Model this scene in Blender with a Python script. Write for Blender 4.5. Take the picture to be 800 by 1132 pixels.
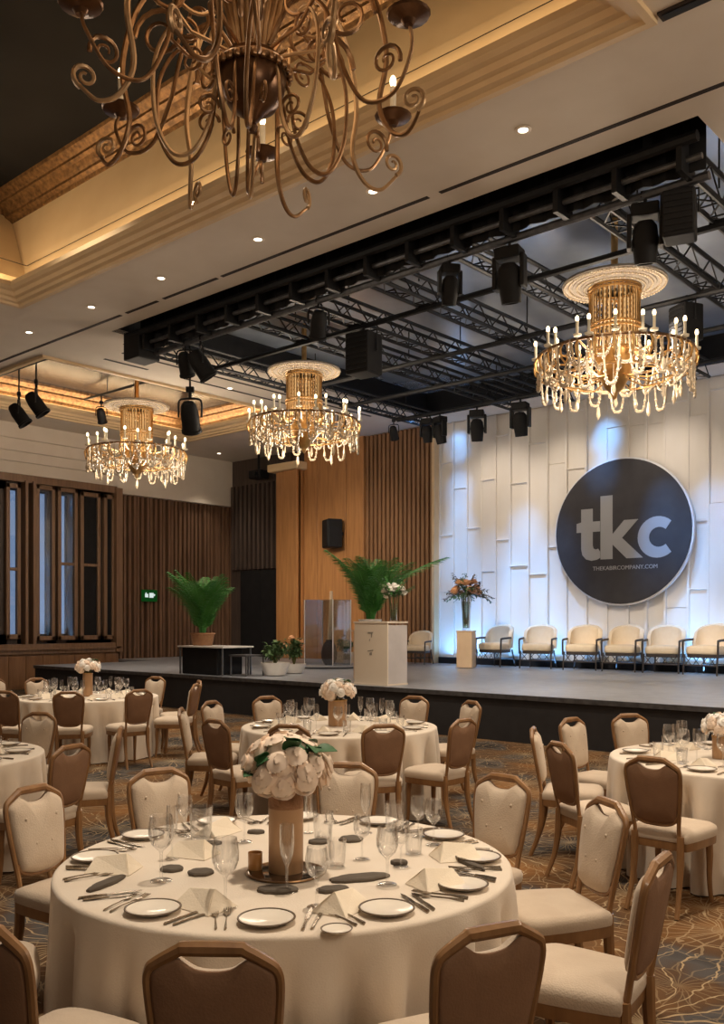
import bpy, math, random
from math import sin, cos, pi, radians, tan, hypot, atan2
from mathutils import Vector, Matrix
random.seed(7)
SC = bpy.context.scene
for o in list(bpy.data.objects): bpy.data.objects.remove(o)
COL = SC.collection

# ------------------------------------------------------------------ camera, world, exposure
F, HY, CH, YAW = 1015.0, 687.0, 1.75, radians(41.5)
FWD = Vector((-sin(YAW), cos(YAW), 0)); RGT = Vector((cos(YAW), sin(YAW), 0))
cd = bpy.data.cameras.new('camera'); cam = bpy.data.objects.new('camera', cd); COL.objects.link(cam)
cam.location = (0, 0, CH); cam.rotation_euler = (pi/2, 0, YAW)
cd.sensor_fit = 'VERTICAL'; cd.sensor_height = 36; cd.lens = F/1132*36; cd.shift_y = (HY-566)/1132
cd.clip_end = 200
SC.camera = cam
SC.view_settings.view_transform = 'Standard'; SC.view_settings.look = 'None'
SC.view_settings.gamma = 1; SC.view_settings.use_curve_mapping = False
SC.view_settings.exposure = 0.0
try:
    SC.cycles.use_denoising = True
    SC.cycles.max_bounces = 8; SC.cycles.transparent_max_bounces = 24; SC.cycles.sample_clamp_indirect = 4
    SC.cycles.caustics_reflective = False; SC.cycles.caustics_refractive = False
except Exception: pass
W = bpy.data.worlds.new('hall_air'); SC.world = W; W.use_nodes = True
W.node_tree.nodes['Background'].inputs[0].default_value = (1.0, .88, .76, 1)
W.node_tree.nodes['Background'].inputs[1].default_value = 0.08

WARM = (1.0, .86, .69)
def lamp(name, kind, loc, energy, color=WARM, target=None, **kw):
    l = bpy.data.lights.new(name, kind); l.energy = energy; l.color = color
    for k, v in kw.items(): setattr(l, k, v)
    o = bpy.data.objects.new(name, l); COL.objects.link(o); o.location = loc
    if target is not None:
        o.rotation_euler = (Vector(target)-Vector(loc)).to_track_quat('-Z', 'Y').to_euler()
    return o
# heights and planes of the hall
ZC, STG, SF, SB = 6.78, 0.69, 11.4, 18.95          # soffit height, stage height, stage front, stage backdrop
BLUE = (.15, .44, 1.0)
for x, e in ((-13.6, 90), (-12.9, 150), (-11.9, 60), (-10.8, 110), (-9.9, 30), (-8.9, 25), (-7.3, 120), (-6.2, 130), (-5.0, 110)):
    l_ = lamp('backdrop_uplight', 'AREA', (x, SB-.38, STG+.06), e*.10, BLUE, (x, SB-.05, STG+2.2), shape='RECTANGLE', size=.5, size_y=.06, spread=radians(120))
for px_c, e, zz in ((505, 620, (1.4, 2.6, 3.8, 5.0, 6.1)), (580, 560, (1.2, 2.3, 3.4)), (620, 520, (1.2, 2.3)), (668, 560, (4.9, 5.8)), (545, 420, (1.3, 2.4)), (740, 560, (1.3, 2.4, 3.4)), (790, 620, (1.3, 2.5, 3.7))):
    l_ = (px_c-400)/F; dd_ = (SB-.1)/(l_*RGT.y+FWD.y); x = dd_*(l_*RGT.x+FWD.x)
    for z in zz:
        lamp('backdrop_top_spot', 'SPOT', (x, 16.9, 6.6), e*(.95 if z < 4.5 else .6), BLUE, (x, SB, z), spot_size=radians(26), spot_blend=1, shadow_soft_size=.1)
for x in (-12.2, -10.4, -8.0, -5.4):
    lamp('backdrop_wash', 'SPOT', (x, 16.9, 6.6), 150, (1, .86, .72), (x, SB, 4.3), spot_size=radians(75), spot_blend=1, shadow_soft_size=.12)
for x, y in ((-11.5, 12.4), (-8.5, 12.4), (-5.5, 12.4)):
    lamp('stage_key', 'SPOT', (x, y, 6.35), 900, (1, .88, .74), (x+.2, 17.9, STG), spot_size=radians(40), spot_blend=.8, shadow_soft_size=.1)
for x, y, tx, ty, tz_, e, sz in ((-13.4, 9.7, -19.2, 17.5, 2.6, 1500, 34), (-13.0, 9.7, -16.4, 18.2, 3.0, 1500, 34), (-9.5, 9.6, -13.2, 12.0, 1.4, 700, 26), (-13.2, 9.6, -17.6, 12.2, 1.4, 800, 34), (-8, 9.6, -8.5, 13.5, STG, 900, 60), (-5, 9.6, -5.0, 13.5, STG, 900, 60)):
    lamp('front_truss_spot', 'SPOT', (x, y, 6.35), e, (1, .86, .7), (tx, ty, tz_), spot_size=radians(sz), spot_blend=.9, shadow_soft_size=.12)
# added fill lamps outside the picture, lifting the soffit and the cloth folds
lamp('hall_fill', 'POINT', (1.6, 9.0, 5.6), 480, (1, .84, .66), shadow_soft_size=.9)
lamp('hall_fill', 'POINT', (3.6, 1.2, 5.0), 330, (1, .84, .66), shadow_soft_size=.9)
lamp('hall_fill', 'POINT', (-12.0, 3.5, 5.6), 130, (1, .84, .66), shadow_soft_size=.9)
# downlights over the round tables (rows along the soffit and in the coffer, out of the picture above)
for x, y, e in ((-2.75, 3.2, 950), (-2.2, 5.4, 420), (-3.0, 7.7, 480), (-7.6, 5.8, 900), (-11.2, 6.2, 950), (-8.2, 2.2, 300)):
    lamp('table_downlight', 'SPOT', (x, y, 6.7 if x > -3.25 or y > 7.4 else 8.9), e, WARM, (x, y, 0), spot_size=radians(74), spot_blend=.9, shadow_soft_size=.12)

# ------------------------------------------------------------------ pixel helpers (camera model -> hall coordinates)
def P(px, py, d): return RGT*((px-400)/F*d) + FWD*d + Vector((0, 0, CH+(HY-py)/F*d))
def on(px, py, z): return P(px, py, F*(CH-z)/(py-HY))
def atY(px, Y):
    l = (px-400)/F; return Y/(l*RGT.y+FWD.y)
def depth(v): return v.x*FWD.x+v.y*FWD.y
def pix(v):
    v = Vector(v); d = depth(v); return (400+F*(v.x*RGT.x+v.y*RGT.y)/d, HY-F*(v.z-CH)/d, d)

# ------------------------------------------------------------------ materials
def lin(c): return tuple(((x/255)/12.92 if x/255 <= .04045 else ((x/255+.055)/1.055)**2.4) for x in c)+(1,)
def pm(name, c, c2=None, scale=8, rough=.6, metal=0, bump=0, bscale=60, coat=0, stretch=(1, 1, 1), spec=.5, sheen=0):
    m = bpy.data.materials.new(name); m.use_nodes = True; nt = m.node_tree; b = nt.nodes['Principled BSDF']
    b.inputs['Roughness'].default_value = rough; b.inputs['Metallic'].default_value = metal
    b.inputs['Coat Weight'].default_value = coat; b.inputs['Specular IOR Level'].default_value = spec
    b.inputs['Sheen Weight'].default_value = sheen
    tc = nt.nodes.new('ShaderNodeTexCoord'); mp = nt.nodes.new('ShaderNodeMapping'); mp.inputs['Scale'].default_value = stretch
    nt.links.new(tc.outputs['Object'], mp.inputs[0])
    n = nt.nodes.new('ShaderNodeTexNoise'); n.inputs['Scale'].default_value = scale; n.inputs['Detail'].default_value = 4
    nt.links.new(mp.outputs[0], n.inputs['Vector'])
    r = nt.nodes.new('ShaderNodeValToRGB'); r.color_ramp.elements[0].position = .3; r.color_ramp.elements[1].position = .7
    r.color_ramp.elements[0].color = lin(c); r.color_ramp.elements[1].color = lin(c2 or tuple(min(255, x*1.1) for x in c))
    nt.links.new(n.outputs[0], r.inputs[0]); nt.links.new(r.outputs[0], b.inputs['Base Color'])
    if bump:
        n2 = nt.nodes.new('ShaderNodeTexNoise'); n2.inputs['Scale'].default_value = bscale
        nt.links.new(mp.outputs[0], n2.inputs['Vector'])
        bp = nt.nodes.new('ShaderNodeBump'); bp.inputs['Strength'].default_value = bump; bp.inputs['Distance'].default_value = .02
        nt.links.new(n2.outputs[0], bp.inputs['Height']); nt.links.new(bp.outputs[0], b.inputs['Normal'])
    return m
def emit(name, c, s):
    m = bpy.data.materials.new(name); m.use_nodes = True; nt = m.node_tree; nt.nodes.clear()
    e = nt.nodes.new('ShaderNodeEmission'); e.inputs[0].default_value = lin(c); e.inputs[1].default_value = s
    o = nt.nodes.new('ShaderNodeOutputMaterial'); nt.links.new(e.outputs[0], o.inputs[0]); return m
def glass(name, tint=(255, 255, 255), edge=.7, base=.07):
    """thin clear glass: what lies behind shows through, edges and highlights reflect"""
    m = bpy.data.materials.new(name); m.use_nodes = True; nt = m.node_tree; nt.nodes.clear()
    t = nt.nodes.new('ShaderNodeBsdfTransparent'); t.inputs[0].default_value = lin(tint)
    g = nt.nodes.new('ShaderNodeBsdfGlossy'); g.inputs['Roughness'].default_value = .04
    lw = nt.nodes.new('ShaderNodeLayerWeight'); lw.inputs[0].default_value = .35
    mr = nt.nodes.new('ShaderNodeMapRange'); mr.inputs['To Min'].default_value = base; mr.inputs['To Max'].default_value = edge
    nt.links.new(lw.outputs['Facing'], mr.inputs[0])
    x = nt.nodes.new('ShaderNodeMixShader'); o = nt.nodes.new('ShaderNodeOutputMaterial')
    nt.links.new(mr.outputs[0], x.inputs[0]); nt.links.new(t.outputs[0], x.inputs[1]); nt.links.new(g.outputs[0], x.inputs[2])
    nt.links.new(x.outputs[0], o.inputs[0]); return m
M = dict(
    soffit=pm('painted_soffit', (216, 203, 186), (222, 210, 194), 2, .8),
    cove=pm('cream_cove_plaster', (226, 196, 150), (232, 204, 160), 2, .7),
    mould=pm('cream_moulding', (214, 184, 142), (222, 194, 152), 3, .55),
    gold=pm('gilt_crown_moulding', (86, 62, 40), (150, 114, 74), 14, .38, .5, .4, 50),
    dark_ceiling=pm('dark_coffer_ceiling', (22, 21, 21), (29, 28, 28), 1, .8, spec=.1),
    mirror_ceiling=pm('glossy_stage_ceiling', (172, 182, 198), (190, 200, 214), 1.2, .2, .6),
    dark_gloss=pm('dark_glossy_ceiling', (34, 38, 46), (44, 48, 56), 1.5, .25, .1),
    black=pm('matt_black_paint', (20, 19, 20), (27, 26, 27), 6, .65, spec=.3),
    blackm=pm('black_steel', (20, 20, 22), (30, 30, 32), 10, .5, 0, spec=.3),
    grey_pipe=pm('grey_steel_pipe', (84, 84, 86), (110, 110, 112), 10, .4, .6),
    slot=pm('slot_diffuser_dark', (44, 32, 26), (52, 40, 32), 4, .8),
    walnut=pm('walnut_slats', (104, 76, 58), (130, 98, 74), 3, .55, stretch=(6, 6, .6)),
    walnut_dark=pm('dark_walnut_slats', (64, 52, 46), (84, 70, 62), 3, .55, stretch=(6, 6, .6)),
    oak=pm('oak_veneer_panel', (164, 114, 68), (192, 138, 86), 2.2, .45, stretch=(5, 5, .5), coat=.1),
    oak_dark=pm('brown_timber_panel', (128, 92, 62), (150, 110, 76), 2.2, .5, stretch=(5, 5, .5)),
    frame_wood=pm('window_frame_timber', (124, 96, 72), (144, 112, 86), 3, .5, stretch=(6, 6, .6)),
    cloth=pm('cream_linen', (218, 202, 182), (224, 210, 192), 5, .85, 0, .12, 160, sheen=.2),
    chair_cream=pm('cream_chair_fabric', (194, 174, 152), (202, 184, 162), 9, .8, 0, .15, 130, sheen=.15),
    chair_brown=pm('brown_chair_back_fabric', (130, 96, 70), (142, 106, 78), 9, .75, 0, .12, 130),
    chair_wood=pm('golden_chair_wood', (124, 88, 54), (150, 110, 70), 5, .38, 0, 0, 60, .25, (4, 4, 1)),
    backdrop=pm('white_backdrop_panel', (228, 220, 208), (236, 230, 222), 1.6, .62, 0, .1, 9, stretch=(1, 1, .3)),
    stage_top=pm('grey_stage_deck', (138, 140, 146), (156, 158, 164), 5, .34, 0, .08, 90),
    stage_face=pm('black_stage_skirt', (38, 36, 37), (46, 44, 45), 5, .75),
    disc=pm('charcoal_disc', (64, 62, 64), (70, 68, 70), 3, .8, spec=.15),
    letter=pm('grey_lettering', (150, 150, 152), (154, 154, 156), 3, .6),
    disc_rim=pm('pale_disc_rim', (205, 205, 208), None, 3, .5),
    bronze=pm('aged_bronze', (122, 90, 60), (170, 132, 94), 9, .34, .75),
    bronze_light=pm('pale_gilt_bronze', (176, 142, 104), (204, 172, 132), 8, .36, .6),
    bronze_dark=pm('dark_bronze_bowl', (84, 56, 36), (116, 82, 54), 9, .3, .6),
    brass=pm('polished_gilt_brass', (196, 150, 92), (222, 180, 118), 10, .28, .8),
    candle=pm('ivory_candle_sleeve', (236, 224, 200), None, 5, .5),
    bulb=emit('warm_bulb', (255, 226, 178), 6),
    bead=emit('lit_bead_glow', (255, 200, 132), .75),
    downlight=emit('downlight_lens', (255, 240, 214), 9),
    white_trim=pm('white_trim_ring', (220, 205, 185), None, 5, .5),
    canopy_white=pm('aged_white_canopy', (150, 138, 124), (168, 156, 142), 20, .5),
    china=pm('white_china', (232, 222, 206), (238, 228, 214), 5, .25, coat=.4),
    rim=pm('dark_plate_rim', (92, 76, 60), (104, 88, 70), 5, .4),
    steel=pm('silver_cutlery', (120, 108, 94), (160, 146, 128), 20, .26, .9),
    napkin=pm('cream_napkin', (230, 214, 190), (236, 222, 200), 8, .85, 0, .1, 120),
    grey_napkin=pm('grey_brown_napkin', (82, 72, 62), (94, 84, 72), 8, .85, 0, .1, 120),
    kraft=pm('rose_copper_vase', (176, 138, 102), (192, 154, 116), 3, .38, .25, stretch=(1, 1, .4)),
    mirror=pm('smoked_mirror_base', (110, 92, 74), (124, 104, 86), 3, .12, .8),
    petal=pm('blush_rose_petal', (234, 208, 184), (242, 222, 202), 9, .6),
    petal_w=pm('white_petal', (240, 232, 222), (246, 240, 232), 9, .6),
    petal_o=pm('peach_petal', (214, 150, 104), (228, 176, 130), 9, .6),
    leaf=pm('rose_leaf_green', (36, 78, 40), (56, 104, 54), 8, .55),
    palm=pm('palm_frond_green', (50, 116, 46), (86, 150, 66), 5, .5),
    bush=pm('shrub_green', (58, 88, 48), (92, 120, 70), 9, .6),
    dry=pm('dusky_spray_leaf', (84, 74, 56), (110, 92, 66), 9, .6),
    stem=pm('plant_stem', (84, 96, 52), (104, 92, 56), 9, .6),
    terracotta=pm('woven_planter', (140, 98, 66), (164, 120, 84), 14, .7, 0, .3, 80),
    white_bowl=pm('white_glazed_planter', (226, 220, 212), None, 6, .4),
    soil=pm('potting_soil', (48, 36, 28), None, 30, .9),
    lectern=pm('white_laminate_lectern', (232, 216, 194), (236, 222, 202), 2, .45),
    lectern_side=pm('pale_grey_laminate', (198, 190, 186), None, 2, .5),
    mark=pm('dark_grey_mark', (140, 130, 118), None, 4, .6),
    plinth=pm('blond_plinth', (214, 184, 150), (222, 194, 160), 3, .5),
    armchair=pm('sand_upholstery', (232, 212, 182), (238, 220, 192), 7, .8, 0, .15, 90),
    arm_dark=pm('dark_armchair_frame', (52, 46, 44), (66, 58, 54), 8, .5),
    white_metal=pm('white_painted_metal', (210, 206, 202), None, 6, .4),
    exit_green=emit('exit_sign_green', (28, 96, 36), .35),
    exit_white=emit('exit_sign_white', (225, 240, 235), .9),
    exterior=emit('dusk_sky_glow', (128, 146, 170), 1.15),
    amber=pm('amber_votive_glass', (176, 120, 66), (200, 144, 84), 8, .25, 0, 0, 60, .5),
    glass=glass('clear_glass'), crystal=pm('crystal_beads', (196, 176, 148), (220, 204, 178), 30, .12, 0, 0, 60, .6, spec=.9),
    acrylic=glass('clear_acrylic', (240, 243, 246), .4, .06), pane=glass('window_pane', (235, 240, 248), .5, .05),
    water=glass('stem_water', (214, 226, 206), .6, .12),
)
def carpet_mat():
    m = bpy.data.materials.new('patterned_carpet'); m.use_nodes = True; nt = m.node_tree; b = nt.nodes['Principled BSDF']
    N = nt.nodes.new; L = nt.links.new
    b.inputs['Roughness'].default_value = .95; b.inputs['Specular IOR Level'].default_value = .1
    tc = N('ShaderNodeTexCoord'); pos = tc.outputs['Object']
    def math_(op, a, bb=None, c=None):
        n = N('ShaderNodeMath'); n.operation = op
        for i, v in enumerate((a, bb, c)):
            if v is None: continue
            if isinstance(v, (int, float)): n.inputs[i].default_value = v
            else: L(v, n.inputs[i])
        return n.outputs[0]
    def noise(scale, detail=2, vec=pos):
        n = N('ShaderNodeTexNoise'); n.inputs['Scale'].default_value = scale; n.inputs['Detail'].default_value = detail; L(vec, n.inputs['Vector']); return n
    # warped coordinates
    nz = noise(1.6, 2); sub = N('ShaderNodeVectorMath'); sub.operation = 'SUBTRACT'; L(nz.outputs['Color'], sub.inputs[0]); sub.inputs[1].default_value = (.5, .5, .5)
    sc = N('ShaderNodeVectorMath'); sc.operation = 'SCALE'; L(sub.outputs[0], sc.inputs[0]); sc.inputs['Scale'].default_value = .32
    ad = N('ShaderNodeVectorMath'); ad.operation = 'ADD'; L(pos, ad.inputs[0]); L(sc.outputs[0], ad.inputs[1]); warp = ad.outputs[0]
    lines = []
    for scale, spokes, off, wd in ((.95, 27, 0, .030), (1.4, 21, 3.7, .026)):
        mp = N('ShaderNodeMapping'); mp.inputs['Location'].default_value = (off, off*.6, 0); L(warp, mp.inputs[0])
        v = N('ShaderNodeTexVoronoi'); v.voronoi_dimensions = '2D'; v.inputs['Scale'].default_value = scale; L(mp.outputs[0], v.inputs['Vector'])
        d = N('ShaderNodeVectorMath'); d.operation = 'SUBTRACT'; L(mp.outputs[0], d.inputs[0]); L(v.outputs['Position'], d.inputs[1])
        s = N('ShaderNodeSeparateXYZ'); L(d.outputs[0], s.inputs[0])
        ang = math_('ARCTAN2', s.outputs[1], s.outputs[0]); dist = v.outputs['Distance']
        wob = noise(4.5, 2, mp.outputs[0])
        ang = math_('ADD', math_('MULTIPLY', ang, spokes/(2*pi)), math_('MULTIPLY', wob.outputs[0], 1.7))
        fr = math_('ABSOLUTE', math_('SUBTRACT', math_('FRACT', ang), .5))
        # arc distance to the nearest spoke in metres
        arc = math_('MULTIPLY', math_('MULTIPLY', fr, 2*pi/spokes/scale), math_('ADD', dist, .02))
        lines.append(math_('LESS_THAN', arc, wd*.17))
    v2 = N('ShaderNodeTexVoronoi'); v2.voronoi_dimensions = '2D'; v2.feature = 'DISTANCE_TO_EDGE'; v2.inputs['Scale'].default_value = 4.2; L(warp, v2.inputs['Vector'])
    lines.append(math_('LESS_THAN', v2.outputs['Distance'], .014))
    big = noise(.9, 1)
    gate = math_('GREATER_THAN', big.outputs[0], .5)
    ln = math_('MAXIMUM', math_('MULTIPLY', lines[0], math_('ADD', math_('MULTIPLY', gate, .5), .5)), math_('MULTIPLY', math_('MAXIMUM', math_('MULTIPLY', lines[1], .7), math_('MULTIPLY', lines[2], .7)), math_('SUBTRACT', 1.0, math_('MULTIPLY', gate, .55))))
    base = N('ShaderNodeValToRGB'); cr = base.color_ramp
    cr.elements[0].position = .34; cr.elements[0].color = lin((48, 44, 42)); cr.elements[1].position = .68; cr.elements[1].color = lin((132, 90, 50))
    e = cr.elements.new(.47); e.color = lin((82, 62, 46)); e = cr.elements.new(.56); e.color = lin((104, 74, 46)); e = cr.elements.new(.41); e.color = lin((78, 74, 72))
    nb = noise(1.15, 3); L(nb.outputs[0], base.inputs[0])
    mx = N('ShaderNodeMix'); mx.data_type = 'RGBA'; L(ln, mx.inputs[0]); L(base.outputs[0], mx.inputs[6]); mx.inputs[7].default_value = lin((158, 136, 106))
    L(mx.outputs[2], b.inputs['Base Color'])
    fn = noise(220, 2); bp = N('ShaderNodeBump'); bp.inputs['Strength'].default_value = .25; bp.inputs['Distance'].default_value = .01; L(fn.outputs[0], bp.inputs['Height']); L(bp.outputs[0], b.inputs['Normal'])
    return m
M['carpet'] = carpet_mat()

# ------------------------------------------------------------------ mesh building
def catmull(pts, n=6, closed=False):
    pts = [Vector(p) for p in pts]; out = []; k = len(pts)
    for i in range(k if closed else k-1):
        g = (lambda j: pts[j % k]) if closed else (lambda j: pts[max(0, min(k-1, j))])
        a, b, c, d = g(i-1), g(i), g(i+1), g(i+2)
        for s in range(n):
            t = s/n
            out.append(.5*((2*b)+(c-a)*t+(2*a-5*b+4*c-d)*t*t+(3*b-a-3*c+d)*t**3))
    if not closed: out.append(pts[-1])
    return out
class MB:
    def __init__(s): s.v = []; s.f = []
    def add(s, vs, fs):
        o = len(s.v); s.v += [tuple(x) for x in vs]; s.f += [tuple(i+o for i in f) for f in fs]; return s
    def box(s, c, sz, rot=None):
        hx, hy, hz = sz[0]/2, sz[1]/2, sz[2]/2; c = Vector(c)
        vs = [Vector((x, y, z)) for x in (-hx, hx) for y in (-hy, hy) for z in (-hz, hz)]
        if rot is not None: vs = [rot @ v for v in vs]
        return s.add([v+c for v in vs], [(0, 1, 3, 2), (4, 6, 7, 5), (0, 4, 5, 1), (2, 3, 7, 6), (0, 2, 6, 4), (1, 5, 7, 3)])
    def bx(s, x0, x1, y0, y1, z0, z1): return s.box(((x0+x1)/2, (y0+y1)/2, (z0+z1)/2), (x1-x0, y1-y0, z1-z0))
    def tube(s, path, r, n=8, closed=False, flat=1.0):
        path = [Vector(p) for p in path]; k = len(path); rr = r if isinstance(r, (list, tuple)) else [r]*k
        T = []
        for i in range(k):
            a = path[(i-1) % k] if closed or i else path[0]; b = path[(i+1) % k] if closed or i < k-1 else path[-1]
            t = b-a; T.append(t.normalized() if t.length > 1e-9 else Vector((0, 0, 1)))
        u = T[0].orthogonal().normalized(); vs = []
        for i in range(k):
            u = u-T[i]*u.dot(T[i]); u = u.normalized() if u.length > 1e-6 else T[i].orthogonal().normalized(); w = T[i].cross(u)
            for j in range(n):
                a = 2*pi*j/n; vs.append(path[i]+(u*cos(a)+w*sin(a)*flat)*rr[i])
        fs = []
        for i in range(k if closed else k-1):
            for j in range(n):
                i2 = (i+1) % k; fs.append((i*n+j, i*n+(j+1) % n, i2*n+(j+1) % n, i2*n+j))
        if not closed: fs += [tuple(range(n))[::-1], tuple((k-1)*n+j for j in range(n))]
        return s.add(vs, fs)
    def rod(s, a, b, r, n=8, r2=None): return s.tube([a, b], [r, r if r2 is None else r2], n)
    def lathe(s, prof, n=24, c=(0, 0, 0)):
        vs = []; c = Vector(c)
        for r, z in prof:
            for j in range(n): vs.append(c+Vector((r*cos(2*pi*j/n), r*sin(2*pi*j/n), z)))
        fs = []
        for i in range(len(prof)-1):
            for j in range(n): fs.append((i*n+j, i*n+(j+1) % n, (i+1)*n+(j+1) % n, (i+1)*n+j))
        if prof[0][0] > 1e-5 and abs(prof[0][0]) > 0: pass
        if prof[0][0] > 0: pass
        return s.add(vs, fs)
    def sphere(s, c, r, seg=10, rings=6):
        r = (r, r, r) if isinstance(r, (int, float)) else r; vs = [Vector(c)+Vector((0, 0, -r[2]))]
        for i in range(1, rings):
            th = pi*i/rings
            for j in range(seg): a = 2*pi*j/seg; vs.append(Vector(c)+Vector((r[0]*sin(th)*cos(a), r[1]*sin(th)*sin(a), -r[2]*cos(th))))
        vs.append(Vector(c)+Vector((0, 0, r[2]))); fs = []; L = len(vs)-1
        for j in range(seg): fs.append((0, 1+(j+1) % seg, 1+j)); b = 1+(rings-2)*seg; fs.append((b+j, b+(j+1) % seg, L))
        for i in range(rings-2):
            for j in range(seg): a = 1+i*seg; fs.append((a+j, a+(j+1) % seg, a+seg+(j+1) % seg, a+seg+j))
        return s.add(vs, fs)
    def rings(s, outline, levels, fn=lambda u, v, w: (u, v, w)):
        """stack of scaled copies of a 2-D outline: levels = [(scale, w)], caps closed"""
        n = len(outline); cu = sum(p[0] for p in outline)/n; cv = sum(p[1] for p in outline)/n; vs = []
        for sc, w in levels:
            for p in outline: vs.append(fn(cu+(p[0]-cu)*sc, cv+(p[1]-cv)*sc, w))
        fs = [(i*n+j, i*n+(j+1) % n, (i+1)*n+(j+1) % n, (i+1)*n+j) for i in range(len(levels)-1) for j in range(n)]
        fs += [tuple(range(n))[::-1], tuple((len(levels)-1)*n+j for j in range(n))]
        return s.add(vs, fs)
    def build(s, name, mat, parent=None, smooth=True, bevel=0, loc=None, sharp=35):
        me = bpy.data.meshes.new(name); me.from_pydata(s.v, [], s.f); me.validate()
        import bmesh as _b
        bm = _b.new(); bm.from_mesh(me); _b.ops.recalc_face_normals(bm, faces=bm.faces); bm.to_mesh(me); bm.free()
        me.materials.append(M[mat] if isinstance(mat, str) else mat)
        if smooth:
            me.shade_smooth()
            try: me.set_sharp_from_angle(angle=radians(sharp))
            except Exception: pass
        o = bpy.data.objects.new(name, me); COL.objects.link(o)
        if parent is not None: o.parent = parent
        if loc is not None: o.location = loc
        if bevel:
            b = o.modifiers.new('edge', 'BEVEL'); b.width = bevel; b.segments = 2; b.limit_method = 'ANGLE'; b.angle_limit = radians(40)
        return o
def thing(name, label, cat, loc=(0, 0, 0), rz=0, group=None):
    o = bpy.data.objects.new(name, None); COL.objects.link(o); o.location = loc; o.rotation_euler = (0, 0, rz); o.empty_display_size = .1
    return tag(o, label, cat, group)
def tag(o, label=None, cat=None, group=None, kind=None):
    if label: o['label'] = label
    if cat: o['category'] = cat
    if group: o['group'] = group
    if kind: o['kind'] = kind
    return o
def struct(name, mb, mat, parent=None, **kw):
    o = mb.build(name, mat, parent, **kw)
    if parent is None: o['kind'] = 'structure'
    return o
KIDS = {}
def dup(root, loc, rz, label, group=None, scale=None):
    def cp(o, par):
        c = o.copy(); COL.objects.link(c)
        if par is not None: c.parent = par
        for k in kids(o): cp(k, c)
        return c
    def kids(o):
        if o.name not in KIDS: KIDS[o.name] = list(o.children)
        return KIDS[o.name]
    r = cp(root, None); r.location = loc; r.rotation_euler = (0, 0, rz); r['label'] = label
    if group: r['group'] = group
    if scale: r.scale = (scale,)*3
    return r

# ------------------------------------------------------------------ the hall
struct('floor', MB().bx(-23, 8, -4, SF+.3, -.1, 0).bx(-23, -20.6, SF+.3, 15.2, -.1, 0), 'carpet', smooth=False)
# soffit slab with three openings
CX0, CX1, CY0, CY1 = -13.75, -3.25, 1.0, 7.35      # coffer
RX0, RX1, RY0, RY1 = -13.8, -3.55, 9.05, 18.0      # stage recess
LX0, LX1, LY0, LY1 = -20.6, -16.0, 9.0, 15.9       # second coffer by the windows
xs = [-22.5, LX0, LX1, RX0, CX0, RX1, CX1, 8]; ys = [-4, CY0, CY1, LY0, RY0, LY1, RY1, SB+.25]
mb = MB()
for i in range(len(xs)-1):
    for j in range(len(ys)-1):
        x, y = (xs[i]+xs[i+1])/2, (ys[j]+ys[j+1])/2
        if (CX0 < x < CX1 and CY0 < y < CY1) or (RX0 < x < RX1 and RY0 < y < RY1) or (LX0 < x < LX1 and LY0 < y < LY1): continue
        mb.bx(xs[i], xs[i+1], ys[j], ys[j+1], ZC, ZC+.07)
struct('ceiling', mb, 'soffit', smooth=False)
def ring_strip(x0, x1, y0, y1, prof, extra=0):
    m = MB(); vs = []
    for i, z in prof:
        e = extra if extra and z > ZC+1 else 0
        vs += [(x0+i-e, y0+i, z), (x1-i, y0+i, z), (x1-i, y1-i, z), (x0+i-e, y1-i, z)]
    fs = [(k*4+j, k*4+(j+1) % 4, (k+1)*4+(j+1) % 4, (k+1)*4+j) for k in range(len(prof)-1) for j in range(4)]
    return m.add(vs, fs)
def coffer(n, x0, x1, y0, y1, zt, mat_top, strength, lights):
    struct('trim_%d' % n, ring_strip(x0, x1, y0, y1, [(-.02, ZC), (-.02, ZC-.05), (.05, ZC-.05), (.07, ZC-.02), (.14, ZC-.01), (.16, ZC+.03), (.22, ZC+.04), (.25, ZC+.09), (.31, ZC+.10), (.36, ZC+.13), (.36, ZC+.2), (.31, ZC+.2), (.29, ZC+.14), (-.2, ZC+.1)]), 'mould', smooth=False)
    lean = .5 if n == 1 else .2; lx = 1.5 if n == 1 else .2
    struct('wall_cove' if n == 1 else 'wall_small_cove', ring_strip(x0, x1, y0, y1, [(-.14, ZC+.08), (-.2, ZC+.5), (-.14-lean, zt), (-.1-lean, zt)], (lx-lean)), 'cove', smooth=False)
    struct('trim_%d' % (n+1), ring_strip(x0-lx, x1+lean, y0-lean, y1+lean, [(-.15, zt-.5), (-.1, zt-.5), (-.09, zt-.44), (-.02, zt-.43), (0, zt-.38), (.06, zt-.34), (.06, zt-.30), (.09, zt-.27), (.14, zt-.2), (.2, zt-.17), (.2, zt-.13), (.24, zt-.1), (.3, zt-.05), (.32, zt+.01)]), 'gold', smooth=False)
    struct('ceiling_coffer' if n == 1 else 'ceiling_small_coffer', MB().bx(x0-1.7 if n == 1 else x0-.4, x1+.7 if n == 1 else x1+.4, y0-.7, y1+.7, zt, zt+.05), mat_top, smooth=False)
    z = ZC+.2
    for (c, ln, rz) in lights:
        o = lamp('cove_strip', 'AREA', (c[0], c[1], z), strength*ln, (1, .72, .42), shape='RECTANGLE', size=ln, size_y=.06)
        o.rotation_euler = (pi+rz[0], rz[1], rz[2])
coffer(1, CX0, CX1, CY0, CY1, 9.05, 'dark_ceiling', 11, [(((CX0+CX1)/2, CY1-.02), CX1-CX0-.4, (0, 0, 0)), ((CX0+.02, (CY0+CY1)/2), CY1-CY0-.4, (0, 0, pi/2))])
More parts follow.
